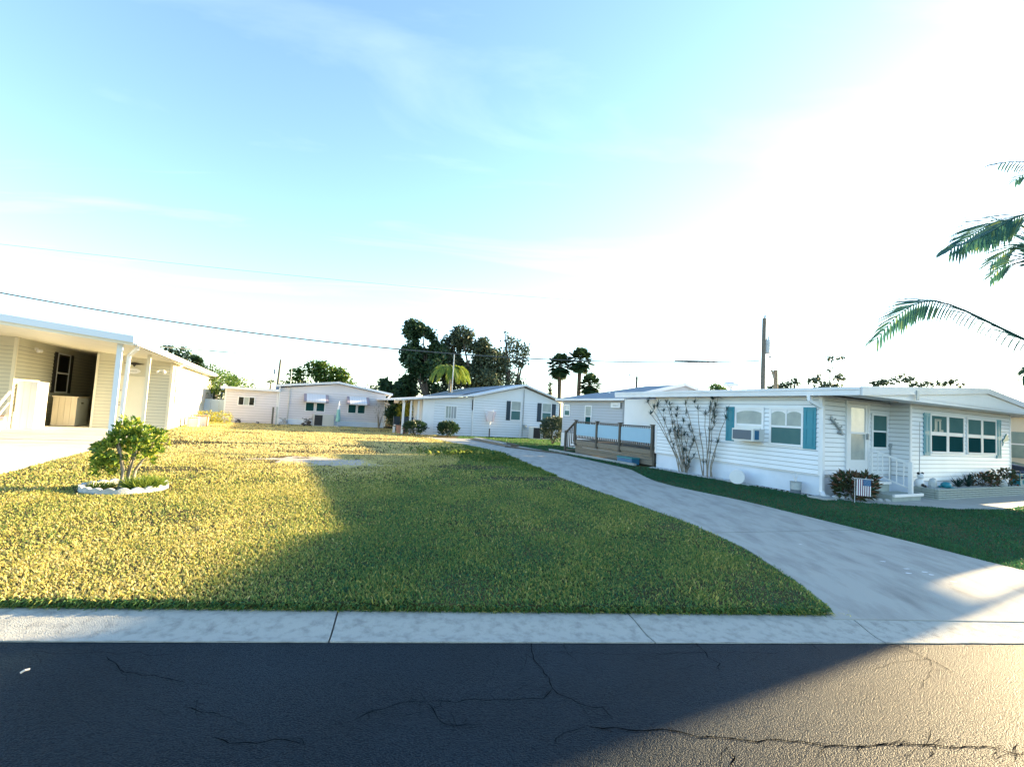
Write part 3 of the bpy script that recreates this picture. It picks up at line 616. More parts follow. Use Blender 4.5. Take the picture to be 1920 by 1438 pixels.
rocks('rock_bed', 'narrow strip of small white rocks along the skirting under the spiky plants', 'rocks', pts, .032)
pts = [L2W(RHO, -.12-.2*rr.random(), y_) for y_ in np.linspace(-.5, 1.6, 60)]
rocks('gravel_strip', 'thin line of white pebbles at the foot of the pale blue skirting by the bucket', 'rocks', pts, .02)
MB().box(-.2, .25, -.35, .05, .012, .05).build('splash_block', 'patio', None).matrix_world = Matrix.Translation(Vector(L2W(RHO, -.42, -.12))) @ Matrix.Rotation(TH, 4, 'Z')
tag(bpy.data.objects['splash_block'], 'flat concrete splash block under the white downspout', 'splash block')
# stacked white tubs lying on their side
tb = thing('white_tub', 'white round tub lying on its side against the skirting', 'tub', L2W(RHO, -.34, 2.02, .19), TH-.95)
for nm, y0, y1, r in (('rim', -.20, -.15, .19), ('shell', -.15, .0, .17), ('rim', .0, .05, .185), ('shell', .05, .13, .17), ('rim', .13, .17, .185)): MB().tube([(0, y0, 0), (0, y1, 0)], r, 20).build(nm, 'white', tb, True if False else False)
pk = thing('flower_pot', 'galvanised bucket pot with a pale dried plant at the skirting corner', 'plant pot', L2W(RHO, -.24, .45), TH)
MB().tube([(0, 0, 0), (0, 0, .10)], .118, 16).build('base', 'acg', pk); MB().tube([(0, 0, .10), (0, 0, .27), (0, 0, .29)], [.125, .13, .14], 16).build('bucket', 'galv', pk)
mb = MB(); 
for k in range(7): a = k*.9; mb.tube([(0, 0, .27), (.04*math.cos(a)-.03, .04*math.sin(a), .40), (.12*math.cos(a)-.06, .10*math.sin(a), .5)], [.008, .006, .002], 4)
mb.build('dried_plant', 'white', pk)
# brick planter: long bricks laid in courses
pl = thing('brick_planter', 'low planter of pale long bricks below the front windows', 'planter', RHO, TH)
MB().box(3.10, 10.5, -.965, -.47, .0, .22).build('fill', 'mortar', pl); MB().box(3.1, 10.45, -.97, -.47, .22, .255).build('soil', 'rock', pl)
bl, bh = .40, .052; b1 = None
for c in range(5):
    x = 3.02-(.2 if c % 2 else 0)
    while x < 10.5:
        x0, x1 = max(x, 3.02), min(x+bl, 10.55)
        if x1-x0 > .05:
            if abs(x1-x0-bl) < 1e-6 and b1: inst(b1, 'brick', pl, (x0, -1.05+rr.uniform(-.003, .003), .012+c*.056))
            else:
                o = MB().box(.004, x1-x0-.004, 0, .075, 0, bh-.010).build('brick', 'brick', pl, loc=(x0, -1.05, .012+c*.056))
                if abs(x1-x0-bl) < 1e-6: b1 = o
        x += bl
    for k in range(2): MB().box(0, .075, 0, .26, 0, bh-.010).build('brick', 'brick', pl, loc=(3.02-.004, -.97+k*.265, .012+c*.056))
# planting in the bed
def spiky(mb, c, n, ln, wd, el0=.2, el1=1.3, rng=rr):
    for k in range(n):
        a = rng.uniform(0, 2*math.pi); e = rng.uniform(el0, el1); L = ln*rng.uniform(.7, 1.15)
        d = np.array([math.cos(a)*math.cos(e), math.sin(a)*math.cos(e), math.sin(e)]); s = np.cross(d, (0, 0, 1.)); s /= np.linalg.norm(s)
        p0 = np.array(c, float); p1 = p0+d*L*.5; p2 = p0+d*L+np.array([0, 0, -L*.12*math.cos(e)])
        mb.face([p0-s*wd*.3, p0+s*wd*.3, p1+s*wd*.5, p1-s*wd*.5]); mb.face([p1-s*wd*.5, p1+s*wd*.5, p2])
for x, n, ln in ((4.95, 18, .38), (5.5, 26, .46)):
    t = thing('agave_plant', 'dark green spiky agave %s in the brick planter' % ('nearest the blue turtle' if x < 5 else 'with tall blades beside the croton'), 'plant', L2W(RHO, x, -.72, .25))
    mb = MB(); spiky(mb, (0, 0, 0), n, ln, .05); mb.build('blade', 'leafa', t, kind='stuff')
for x, hh, lab in ((6.35, .36, 'round brown green croton bush in the planter left of the white coral rock'), (7.6, .46, 'taller croton bush in the planter right of the white coral rock'), ):
    stem_leaf_plant('croton_bush', lab, 'bush', L2W(RHO, x, -.72, .22), [((0, 0, hh*.5), (.45, .25, hh*.5), 1), ((.15, 0, hh*.8), (.2, .18, hh*.35), .4)], 210, .12, .055, 'leafc', [([(0, 0, 0), (.1*i-.2, 0, hh*.6)], [.012, .006]) for i in range(4)])
o = MB().blob((0, 0, .1), (.2, .12, .13), 9, .14, rr).build('coral_rock', 'rock'); o.location = L2W(RHO, 7.0, -.88, .24); tag(o, 'big white coral rock between the two croton bushes', 'rock')
tu = thing('turtle_ornament', 'bright blue ceramic turtle on the corner of the planter', 'garden ornament', L2W(RHO, 4.05, -.80, .25), TH+.3)
mb = MB().blob((0, 0, .08), (.16, .12, .09), 10); mb.build('shell', 'teal', tu, True); MB().blob((.19, 0, .08), (.06, .045, .045), 8).build('head', 'teal', tu, True)
f0 = MB().blob((0, 0, 0), (.09, .04, .02), 6).build('flipper', 'teal', tu, loc=(.12, -.13, .03)); inst(f0, 'flipper', tu, (-.1, -.12, .03)); inst(f0, 'flipper', tu, (.12, .13, .03)); inst(f0, 'flipper', tu, (-.1, .12, .03))
gn = thing('frog_ornament', 'black and white garden animal figure behind the white railing post', 'garden ornament', L2W(RHO, 3.12, -.62, .25), TH)
MB().blob((0, 0, .12), (.12, .10, .13), 9).build('body', 'white', gn, True); MB().blob((-.03, -.04, .30), (.09, .08, .075), 9).build('head', 'white', gn, True)
mb = MB(); mb.blob((-.1, -.02, .37), .035, 6); mb.blob((.05, -.04, .37), .035, 6); mb.blob((-.06, -.1, .08), .04, 6); mb.blob((.05, -.1, .05), .035, 6); mb.build('spots', 'black', gn)
o = MB().prism([(-.02, -.03), (.02, -.03), (.02, .03), (-.02, .03)], 0, .2); o = MB().blob((0, 0, .12), (.12, .06, .15), 8, .1, rr).build('grey_stone', 'galv'); o.location = L2W(RHO, 3.55, -.72, .24); tag(o, 'upright grey stone between the animal figure and the blue turtle', 'stone')
o = MB().tube([(3.2, -.58, .4), (3.42, -.50, 1.95)], [.012, .008], 5).build('fishing_pole', 'metal'); o.location = RHO; o.rotation_euler = (0, 0, TH); tag(o, 'thin long pole leaning on the front wall beside the teal shutter', 'pole')
bk = thing('garden_cart', 'small teal metal cart with a black handle at the planter end', 'cart', L2W(RHO, 8.45, -.80, .24), TH)
mb = MB(); 
for q in ((-.16, -.1), (.16, -.1), (.16, .1), (-.16, .1)): mb.bar((q[0], q[1], 0), (q[0]*.9, q[1], .38), .025, .025)
for z in (.05, .2, .36): mb.bar((-.16, -.1, z), (.16, -.1, z), .02, .02); mb.bar((-.16, .1, z), (.16, .1, z), .02, .02)
mb.build('frame', 'tealm', bk); MB().box(-.14, .14, -.09, .09, .05, .2).build('basket', 'teal', bk); MB().tube([(-.16, 0, .42), (.02, 0, .44), (.2, 0, .36)], .018, 6).build('handle', 'black', bk)
# ------------------------------------------------------------------ dracaenas
def dracaena(label, base, stems, hl, seed):
    r = random.Random(seed); t = thing('dracaena', label, 'plant', base, TH, 'tall thin spiky plants against the white siding')
    mb = MB(); lf = MB(); V = []
    for (x0, y0, path) in stems:
        P = [(x0, y0, 0)]+path; mb.tube(P, list(np.linspace(.018, .009, len(P))), 5)
        tips = [P[-1]]
        for q in range(1, len(P)):      # side branches and leaf heads on the upper half
            if P[q][2] > hl and r.random() < .75:
                b = np.array(P[q]); e = b+np.array([0, r.uniform(-.16, .16), r.uniform(.12, .3)]); e[0] = -.12-.1*r.random(); mb.tube([b, (b+e)/2+np.array([0, (e-b)[1]*.3, 0]), e], [.008, .007, .006], 4); tips.append(tuple(e))
        for tp in tips: spiky(lf, tp, 26, .21, .017, -.35, 1.45, r)
        for q in range(1, len(P)):
            if r.random() < .55: spiky(lf, P[q], 14, .17, .015, -.2, 1.3, r)
    mb.build('stem', 'barkl', t); lf.build('foliage', 'leafs', t, kind='stuff')
    return t
sA = []
rA = random.Random(21)
def path(y0, tipy, tipz, n=5, x=-.2, bow=.1):
    P = []
    for k in range(1, n+1):
        q = k/n; P.append((x+.03*math.sin(k*2+y0*9), y0+(tipy-y0)*(q**1.5)+bow*math.sin(q*math.pi)*.3, tipz*q))
    return P
# clump 1 (far) leans towards the far end: y about 4.1..5.9
for y0, ty, tz in ((4.25, 5.75, 2.2), (4.2, 5.3, 2.05), (4.15, 4.9, 2.2), (4.1, 4.7, 1.95), (4.05, 4.45, 1.75), (4.0, 4.25, 1.4), (3.95, 3.95, 1.15), (3.9, 3.8, .85), (4.15, 5.6, 1.8), (3.97, 4.1, .7), (3.9, 3.7, .55), (3.93, 3.72, 1.0)): sA.append((-.2+.05*math.sin(y0*40), y0, path(y0, ty, tz)))
dracaena('spiky dracaena clump with many leaning stems nearest the wooden deck', L2W(RHO, 0, 0), sA, .8, 4)
sB = []
for y0, ty, tz in ((3.35, 4.1, 2.15), (3.25, 3.6, 2.0), (3.15, 3.05, 2.3), (3.1, 2.95, 1.75), (3.05, 2.55, 1.75), (3.12, 3.3, 1.85), (3.0, 2.8, 1.05), (3.18, 2.95, 2.1)): sB.append((-.2+.05*math.sin(y0*40), y0, path(y0, ty, tz)))
dracaena('tall dracaena clump with bare lower stems left of the teal shutter', L2W(RHO, 0, 0), sB, 1.4, 8)
# ================================================================== DECK
dk = thing('wooden_deck', 'weathered wooden deck with blue screened railing beside the driveway', 'deck', RHO, TH)
y0, y1 = 5.6, 10.4; x0 = -.02
mb = MB(); n = 26
pb = MB().box(x0-.02, 1.2, 0, (y1-y0)/n-.008, .57, .60).build('deck_board', 'wood', dk, loc=(0, y0, 0))
for k in range(1, n): inst(pb, 'deck_board', dk, (0, y0+(y1-y0)*k/n, 0))
MB().box(x0-.03, x0+.01, y0, y1, .42, .565).build('rim_board', 'woodp', dk)
for k, (z0, z1) in enumerate(((.04, .20), (.212, .30), (.312, .41))): MB().box(x0+.02, x0+.05, y0+.05*k, y1, z0, z1).build('skirt_board', 'woodp', dk)
MB().box(x0-.04, x0+.02, 5.55, 5.62, 0, .44).build('skirt_post', 'wood', dk)
pys = [y0+.06, 7.4, 8.85, y1-.03]
pa = MB().box(-.045, .045, -.045, .045, .35, 1.42).build('post', 'wood', dk, loc=(x0-.02, pys[0], 0)); ca = MB().prism([(-.075, -.075), (.075, -.075), (.075, .075), (-.075, .075)], 1.42, 1.455).build('post_cap', 'wood', pa)
for y_ in pys[1:]:
    q = inst(pa, 'post', dk, (x0-.02, y_, 0)); inst(ca, 'post_cap', q, (0, 0, 0))
for a, b in zip(pys[:-1], pys[1:]):
    a += .045; b -= .045; L_ = b-a
    MB().box(x0-.05, x0+.04, a, b, 1.36, 1.395).build('rail', 'wood', dk); MB().box(x0-.04, x0+.02, a, b, .67, .71).build('rail', 'wood', dk)
    m_ = int(L_/.115); q0 = MB().box(-.015, .015, -.016, .016, .711, 1.359).build('baluster', 'wood', dk, loc=(x0+.005, a+.06, 0))
    for k in range(1, m_): inst(q0, 'baluster', dk, (x0+.005, a+.06+k*(L_-.06)/m_, 0))
    MB().box(x0-.034, x0-.028, a+.02, b-.02, .80, 1.30).build('screen_panel', 'tarp', dk)
sr = MB(); sr.bar((x0-.02, y1, 1.36), (x0-.02, y1+.75, .85), .09, .04); sr.build('stair_rail', 'wood', dk)
MB().box(x0-.065, x0+.025, y1+.70, y1+.79, 0, .95).build('post', 'wood', dk)
for k in range(4): yy = y1+.12+k*.15; MB().box(x0-.03, x0, yy-.016, yy+.016, .5-.11*k, 1.28-.1*k).build('baluster', 'wood', dk)
for k in range(3): MB().box(x0, 1.1, y1+.25*k, y1+.25*(k+1), .42-.17*k, .46-.17*k).build('tread', 'woodp', dk)
bb = thing('storage_bin', 'low blue plastic bin tucked against the deck skirt boards', 'bin', L2W(RHO, x0-.26, 6.6), TH)
MB().prism([(-.17, -.4), (.17, -.4), (.17, .4), (-.17, .4)], .0, .2).build('body', 'bluebin', bb); MB().box(-.19, .19, -.42, .42, .2, .24).build('lid', 'tealm', bb)
o = MB().box(-.62, -.5, 5.9, 11.6, -.05, .08).build('curb_strip', 'patio'); o.location = RHO; o.rotation_euler = (0, 0, TH); tag(o, 'pale concrete edging strip in front of the wooden deck', 'edging')
# ================================================================== LEFT HOUSE
lh = thing('mobile_home', 'beige mobile home with deep carport and sunlit side wall at the left', 'house', LHO, TH)
WL_r = WF((0, 0), (0, 1), (1, 0)); WL_f = WF((-2.63, 0), (1, 0), (0, -1)); WL_m = WF((-4.3, -2.29), (0, 1), (1, 0)); WL_mf = WF((-7.5, -2.29), (1, 0), (0, -1))
MB().prism([(-2.63, 0), (0, 0), (0, 14.7), (-2.63, 14.7)], -.05, lambda p: 2.965-.0838*p[0]).build('wall', 'siding_l', lh)
MB().prism([(-9, -2.29), (-4.3, -2.29), (-4.3, 13), (-9, 13)], -.05, 3.33).build('wall', 'siding_l', lh)
MB().box(-4.3, -2.63, 8.5, 8.6, 0, 3.34).build('wall', 'siding_l', lh)
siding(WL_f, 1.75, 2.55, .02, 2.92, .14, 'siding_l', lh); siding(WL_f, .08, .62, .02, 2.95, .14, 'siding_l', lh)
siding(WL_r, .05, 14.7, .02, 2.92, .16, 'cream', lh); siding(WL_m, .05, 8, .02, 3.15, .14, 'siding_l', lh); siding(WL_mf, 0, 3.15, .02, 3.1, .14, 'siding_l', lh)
for wf, q in ((WL_f, (2.55, 2.65, 0, .03, 0, 2.95)), (WL_r, (-.02, .05, 0, .03, 0, 2.95)), (WL_f, (0, .08, 0, .03, 0, 3.1)), (WL_m, (-.03, .05, 0, .03, 0, 3.3)), (WL_mf, (3.13, 3.22, 0, .03, 0, 3.3))): mb = MB(); wf.box(mb, *q); mb.build('corner_trim', 'cream', lh)
p = MB(); WL_f.box(p, .76, .83, 0, .05, .05, 2.26); WL_f.box(p, 1.68, 1.75, 0, .05, .05, 2.26); WL_f.box(p, .83, 1.68, 0, .052, 2.19, 2.26); d_ = p.build('door', 'cream', lh); p = MB(); WL_f.box(p, .83, 1.68, 0, .03, .05, 2.19); p.build('door_panel', 'cream', d_)
p = MB(); 
for z in (1.0, 1.12, 1.62): p.blob((-2.63+.90, -.055, z), .028, 7)
p.build('handle', 'metal', d_)
window(WL_m, 3.60, 4.85, 1.42, 3.02, lh, 1, 2, top='glassb', bot='glassb', fw=.08); shutter(WL_m, 3.2, 3.5, 1.36, 3.08, lh, 'black'); shutter(WL_m, 4.95, 5.25, 1.36, 3.08, lh, 'black')
# carport roof: slopes from the house down to the eave over the driveway side
def lz(x): return 3.05+.085*(.35-x) if x > -5 else 3.5
mb = MB().extr([(.35, 2.93), (-4.3, 3.32), (-9, 3.32), (-9, 3.55), (-4.3, 3.52), (.35, 3.07)], -8.2, 14.9); rf = mb.build('roof', 'cream', lh)
MB().extr([(.37, 3.0), (.37, 3.20), (-4.3, 3.60), (-9, 3.62), (-9, 3.42), (-4.3, 3.42)], -8.28, -8.2).build('fascia', 'roofblue', rf)
MB().extr([(.35, 2.95), (.45, 2.95), (.48, 3.12), (.35, 3.12)], -8.2, 14.9).build('gutter', 'white', rf)
pp = MB().box(-.065, .065, -.05, .05, 0, 3.0).build('post', 'roofblue', lh, loc=(-.02, -7.85, 0)); MB().box(-.05, .05, -.05, .05, 0, 2.95).build('post', 'cream', lh, loc=(-.03, -4.2, 0))
gutter_spout(lh, [(.42, -8.0, 2.96), (.40, -7.9, 2.86), (.14, -7.55, 2.66), (.08, -7.5, .1)], .045); gutter_spout(lh, [(.42, .3, 2.96), (.1, .12, 2.72), (.07, .1, .1)], .045); gutter_spout(lh, [(.42, 14.5, 2.96), (.1, 14.3, 2.7), (.07, 14.3, .1)], .045)
# long row of narrow windows with slatted blinds on the sunlit wall
p = MB(); WL_r.box(p, 6.2, 11.2, .02, .05, 1.15, 2.55); wn = p.build('window', 'cream', lh)
q0 = MB().box(.052, .064, 0, .36, 1.22, 2.48).build('blind', 'concl', wn, loc=(0, 6.3, 0))
for k in range(1, 11): inst(q0, 'blind', wn, (0, 6.3+k*.44, 0))
p = MB(); WL_r.box(p, .9, 2.2, .02, .045, 1.15, 2.1); wn = p.build('window', 'peel', lh)
q0 = MB().box(.047, .058, 0, .16, 1.18, 2.07).build('slat', 'cream', wn, loc=(0, .94, 0))
for k in range(1, 6): inst(q0, 'slat', wn, (0, .94+k*.21, 0))
mb = MB(); mb.box(-.3, .32, 3.0, 3.3, 2.6, 2.75); mb.box(-.3, .3, 5.6, 6.2, 2.62, 2.72); 
def lamp(par, x, y, z):
    MB().box(x-.09, x+.09, y-.05, y, z-.05, z+.05).build('lamp_base', 'white', par); MB().blob((x-.12, y-.12, z-.08), .07, 8).build('lamp_bulb', 'white', par, True); MB().blob((x+.12, y-.12, z-.06), .07, 8).build('lamp_bulb', 'white', par, True)
fx = thing('flood_light', 'twin head white flood light under the eave beside the eagle plaque', 'lamp', L2W(LHO, -.38, -.05, 2.58), TH); lamp(fx, 0, 0, 0)
fx = thing('flood_light', 'twin head white flood light high on the wall left of the black shutters', 'lamp', L2W(LHO, -4.2, -1.1, 3.02), TH+math.pi/2); lamp(fx, 0, 0, 0)
eg = MB(); slab(eg, WL_f, [(.90, 2.80), (1.15, 2.83), (1.27, 2.86), (1.40, 2.83), (1.62, 2.79), (1.42, 2.76), (1.33, 2.75), (1.27, 2.66), (1.20, 2.75), (1.1, 2.77)], .02, .05)
o = eg.build('eagle_plaque', 'black'); o.location = LHO; o.rotation_euler = (0, 0, TH); tag(o, 'black eagle shaped plaque with spread wings above the cream door', 'plaque')
pq = thing('oval_plaque', 'white oval name plaque between the eagle and the cream door', 'plaque', LHO, TH)
mb = MB(); slab(mb, WL_f, [(1.26+.24*math.cos(a)*(1+.05*math.cos(4*a)), 2.48+.12*math.sin(a)) for a in np.linspace(0, 2*math.pi, 24, endpoint=False)], .02, .045); mb.build('plate', 'white', pq)
mb = MB(); rr = random.Random(9)
for k in range(7): WL_f.box(mb, 1.14+.036*k, 1.163+.036*k, .0455, .048, 2.455, 2.485+.012*rr.random())
mb.build('lettering', 'galv', pq)
# stair landing with rail at the main house side door
sl_ = thing('stair_landing', 'white wooden landing with steps and closed side boards under the carport', 'steps', L2W(LHO, -4.27, -2.2), TH)
MB().box(.0, .42, 0.1, 1.55, .0, .62).build('platform', 'white', sl_)
bd = MB().box(.425, .445, 0, .19, .0, 1.75).build('side_board', 'white', sl_, loc=(0, .12, 0))
for k in range(1, 7): inst(bd, 'side_board', sl_, (0, .12+k*.2, 0))
b2 = MB().box(0, .18, -.0, .02, .0, 1.75).build('front_board', 'white', sl_, loc=(.05, .08, 0)); 
for k in range(1, 3): inst(b2, 'front_board', sl_, (.05+k*.185, .08, 0))
for k in range(3): MB().box(-.9, -.1, -.28*(k+1)+.1, -.28*k+.1, .0, .46-.15*k).build('step', 'white', sl_); MB().box(-.92, -.08, -.28*(k+1)+.08, -.28*k+.1, .46-.15*k, .49-.15*k).build('tread', 'peel', sl_)
mb = MB(); mb.bar((-.06, .1, 1.5), (-.06, -.9, .75), .06, .06); mb.box(-.09, -.03, -.93, -.87, 0, .78); mb.bar((-.06, .1, 1.1), (-.06, -.9, .35), .04, .04); mb.build('handrail', 'white', sl_)
# storage bin in the carport
sb = thing('storage_cabinet', 'beige storage cabinet with vertical boards inside the dark carport', 'cabinet', L2W(LHO, -3.95, .25), TH)
for k in range(4): MB().box(.19*k, .19*k+.184, 0, .02, .04, 1.2).build('front_board', 'washer', sb)
MB().box(0, .75, .02, 1.4, .03, 1.19).build('body', 'washers', sb); MB().box(-.03, .79, -.03, 1.43, 1.2, 1.25).build('lid', 'washer', sb); MB().box(.751, .765, .5, .75, .95, 1.0).build('handle', 'black', sb)
# plants and boxes at the foot of the sunlit wall
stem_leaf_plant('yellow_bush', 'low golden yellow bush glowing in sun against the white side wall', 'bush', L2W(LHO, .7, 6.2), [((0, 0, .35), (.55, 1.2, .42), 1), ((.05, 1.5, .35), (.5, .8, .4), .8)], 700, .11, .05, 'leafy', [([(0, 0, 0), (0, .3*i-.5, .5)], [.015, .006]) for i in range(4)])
for (x, y, s, lab, mm) in ((.55, 3.2, .42, 'square cream planter box nearest the eave corner of the beige house', 'cream'), (.8, 4.4, .48, 'orange edged wooden planter box before the golden bush', 'peel')):
    t = thing('planter_box', lab, 'planter', L2W(LHO, x, y), TH); MB().box(-s/2, s/2, -s/2, s/2, 0, s).build('box', 'white', t)
    for sx in (-1, 1):
        for sy in (-1, 1): MB().box(sx*s/2-.03, sx*s/2+.03, sy*s/2-.03, sy*s/2+.03, 0, s+.06).build('leg', mm, t)
    MB().box(-s/2-.04, s/2+.04, -s/2-.04, s/2+.04, s+.06, s+.09).build('top', mm, t)
t = thing('door_mat', 'small dark mat on the concrete at the beige house corner', 'mat', L2W(LHO, -.1, -.7), TH); MB().box(-.35, .35, -.25, .2, .014, .03).build('mat', 'dark', t)
# ================================================================== HOUSE 2 (pinkish, two striped awnings)
h2 = thing('mobile_home', 'pale pinkish mobile home with two striped awnings across the far lawn', 'house', H2O, TH)
W2 = WF((0, 0), (1, 0), (0, -1)); W2r = WF((10.15, 0), (0, 1), (1, 0))
MB().box(0, 3.1, .0, 9, -.1, 2.16).build('wall', 'siding_2', h2); MB().box(3.1, 10.15, -.04, 12, -.1, 2.40).build('wall', 'siding_2', h2)
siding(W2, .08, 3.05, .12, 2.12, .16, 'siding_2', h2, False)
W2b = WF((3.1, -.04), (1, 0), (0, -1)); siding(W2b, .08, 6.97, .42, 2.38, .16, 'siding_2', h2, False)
MB().extr([(3.1, 2.38), (10.15, 2.38), (10.15, 2.42), (6.8, 2.95), (3.1, 2.42)], -.05, -.03).build('gable_panel', 'siding_2', h2)
for a, b in ((0, .08), (3.0, 3.08)): mb = MB(); W2.box(mb, a, b, 0, .03, 0, 2.14); mb.build('corner_trim', 'white', h2)
for a, b in ((0, .08), (6.97, 7.05)): mb = MB(); W2b.box(mb, a, b, 0, .03, 0, 2.4); mb.build('corner_trim', 'white', h2)
p = MB(); W2b.box(p, .08, 6.97, 0, .03, .02, .36); p.build('skirting', 'skirt_r', h2)
p = MB(); W2b.box(p, .08, 6.97, 0, .045, .36, .42); p.build('trim_band', 'white', h2)
MB().box(-.25, 3.1, -.3, 9.2, 2.14, 2.30).build('roof', 'roofw', h2)
MB().extr([(2.85, 2.48), (6.8, 2.98), (10.6, 2.40), (10.6, 2.54), (6.8, 3.12), (2.85, 2.62)], -.35, 12.2).build('roof', 'roofw', h2)
MB().box(3.1, 3.16, -.3, 0, 2.16, 2.5).build('roof_trim', 'roofw', h2)
window(W2, .80, 1.68, 1.17, 1.66, h2, 3, 1, top=['glassb', 'glassl', 'glassb'], fw=.03)
window(W2b, 1.72, 2.22, .99, 1.54, h2, 1, 1, top='glass'); window(W2b, 2.40, 2.90, .99, 1.54, h2, 1, 1, top='glass')
window(W2b, 4.50, 5.0, .99, 1.55, h2, 1, 1, top='glass'); window(W2b, 5.15, 5.62, .99, 1.55, h2, 1, 1, top='glass')
M['awn'] = mat('awning_pale', (.70, .70, .72), .5); M['awns'] = mat('awning_stripe', (.30, .26, .30), .5)
for x0_, x1_, lab in ((1.55, 3.1, 'striped metal awning over the left window pair of the pinkish home'), (4.35, 5.85, 'striped metal awning over the right window pair of the pinkish home')):
    t = thing('awning', lab, 'awning', L2W(H2O, 3.1, -.04), TH, 'striped window awnings'); n = 9
    for k in range(n):
        a0 = x0_+(x1_-x0_)*k/n; a1 = x0_+(x1_-x0_)*(k+1)/n-.012; mb = MB()
        mb.hexa([(a0, -.62, 1.66), (a1, -.62, 1.66), (a1, -.03, 2.12), (a0, -.03, 2.12), (a0, -.62, 1.69), (a1, -.62, 1.69), (a1, -.03, 2.15), (a0, -.03, 2.15)]); mb.box(a0, a1, -.63, -.60, 1.58, 1.68)
        mb.build('slat', 'awns' if k in (0, 8) else 'awn', t); 
    mb = MB()
    for a in (x0_-.015, x1_): mb.prism([(a, -.62), (a+.012, -.62), (a+.012, -.03), (a, -.03)], lambda p: 1.6, lambda p: 1.69+(p[1]+.62)*.78)
    mb.build('side_panel', 'awns', t)
o = MB().tube([(3.75, -.12, 0), (3.75, -.12, 4.6)], .028, 6).build('antenna_mast', 'galv'); o.location = H2O; o.rotation_euler = (0, 0, TH); tag(o, 'thin metal mast rising past the roof of the pinkish home', 'mast')
t = thing('meter_post', 'pair of short grey wooden posts before the pinkish home', 'post', L2W(H2O, 2.95, -.9), TH)
MB().box(-.16, -.05, -.05, .05, 0, 1.12).build('post', 'pole', t); MB().box(.06, .18, -.05, .05, 0, 1.15).build('post', 'galv', t)
u2 = thing('air_conditioning_unit', 'beige condenser with black grille beneath the pinkish home\'s left awning', 'air conditioner', L2W(H2O, 5.75, -.6), TH)
MB().box(-.45, .85, -.35, .35, 0, .80).build('cabinet', 'acb', u2); MB().box(-.38, .12, -.362, -.35, .05, .74).build('grille', 'black', u2); MB().box(-.5, .9, -.4, .4, -.02, .04).build('pad', 'patio', u2)
um = thing('closed_umbrella', 'closed teal patio umbrella with white top leaning by the beige condenser', 'umbrella', L2W(H2O, 6.85, -1.0), TH)
MB().tube([(0, 0, 0), (0, 0, 1.75)], .02, 6).build('pole', 'white', um); MB().tube([(0, 0, .35), (0, 0, .5), (0, 0, 1.2)], [.14, .16, .10], 8).build('canopy', 'umbr', um); MB().tube([(0, 0, 1.2), (0, 0, 1.75)], [.10, .02], 8).build('canopy_top', 'white', um); MB().tube([(0, 0, 0), (0, 0, .08)], .22, 10).build('base', 'galv', um)
def clutter(name, lab, cat, base, sc, m, seed):
    r = random.Random(seed); t = thing(name, lab, cat, base, TH)
    MB().box(-.32*sc, .32*sc, -.2, .2, .0, .12*sc).build('base', m, t)
    mb = MB()
    for k in range(6): mb.tube([(r.uniform(-.4, .3)*sc, 0, .1), (r.uniform(-.2, .2)*sc, 0, .35*sc), (r.uniform(-.4, .4)*sc, 0, .55*sc)], .02, 5)
    mb.build('frame', m, t); MB().blob((.2*sc, 0, .25*sc), (.16*sc, .1, .12*sc), 8, .1, r).build('bundle', m, t)
clutter('garden_tools', 'dark garden cart left of the black condenser grille', 'garden cart', L2W(H2O, 4.9, -.7), .9, 'black', 1)
clutter('lawn_mower', 'small grey mower standing right of the grey posts', 'mower', L2W(H2O, 3.5, -.6), .8, 'metal', 2)
clutter('hose_reel', 'dark hose heap lying left under the small black window', 'hose', L2W(H2O, .9, -.5), .45, 'black', 3)
clutter('hose_reel', 'little dark pot at the base of the pinkish flat roofed part', 'pot', L2W(H2O, 2.0, -.5), .25, 'black', 4)
# side porch canopy at the right of house 2
mb = MB(); mb.hexa([(10.2, 2, 1.95), (12.0, 2, 1.35), (12.0, 6, 1.35), (10.2, 6, 1.95), (10.2, 2, 2.03), (12.0, 2, 1.43), (12.0, 6, 1.43), (10.2, 6, 2.03)]); mb.build('side_canopy', 'roofw', h2)
gutter_spout(h2, [(10.5, -.3, 2.45), (10.3, -.15, 2.2), (10.2, -.1, .1)], .05)
# ================================================================== HOUSE 3 (white gable, navy shutters)
h3 = thing('mobile_home', 'white gabled mobile home with navy shutters at the end of the driveway', 'house', H3O, TH)
W3 = WF((0, 0), (1, 0), (0, -1)); W3L = WF((-3.2, .05), (1, 0), (0, -1))
MB().box(0, 6.35, 0, 12, -.1, 2.48).build('wall', 'siding_3', h3); MB().prism([(-3.2, .05), (0, .05), (0, 8), (-3.2, 8)], -.1, lambda p: 2.48+.11*p[0]).build('wall', 'siding_3', h3)
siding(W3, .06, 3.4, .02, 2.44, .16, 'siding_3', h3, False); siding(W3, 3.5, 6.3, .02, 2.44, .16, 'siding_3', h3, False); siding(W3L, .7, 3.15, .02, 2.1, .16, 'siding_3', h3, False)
MB().extr([(0, 2.44), (6.35, 2.44), (6.35, 2.50), (3.55, 3.34), (0, 2.48)], -.02, .0).build('gable_panel', 'siding_3', h3)
for wf, q in ((W3, (3.41, 3.49, 0, .035, 0, 2.45)), (W3, (0, .07, 0, .035, 0, 2.45)), (W3, (6.28, 6.37, 0, .035, 0, 2.45)), (W3L, (0, .7, 0, .03, 0, 2.1))): mb = MB(); wf.box(mb, *q); mb.build('corner_trim', 'white', h3)
MB().tube([(3.58, -.06, .1), (3.58, -.06, 3.2)], .025, 5).build('conduit', 'metal', h3)
MB().extr([(0, 2.52), (3.55, 3.42), (6.75, 2.48), (6.75, 2.58), (3.55, 3.54), (0, 2.62)], -.35, 12.2).build('roof', 'roofw', h3)
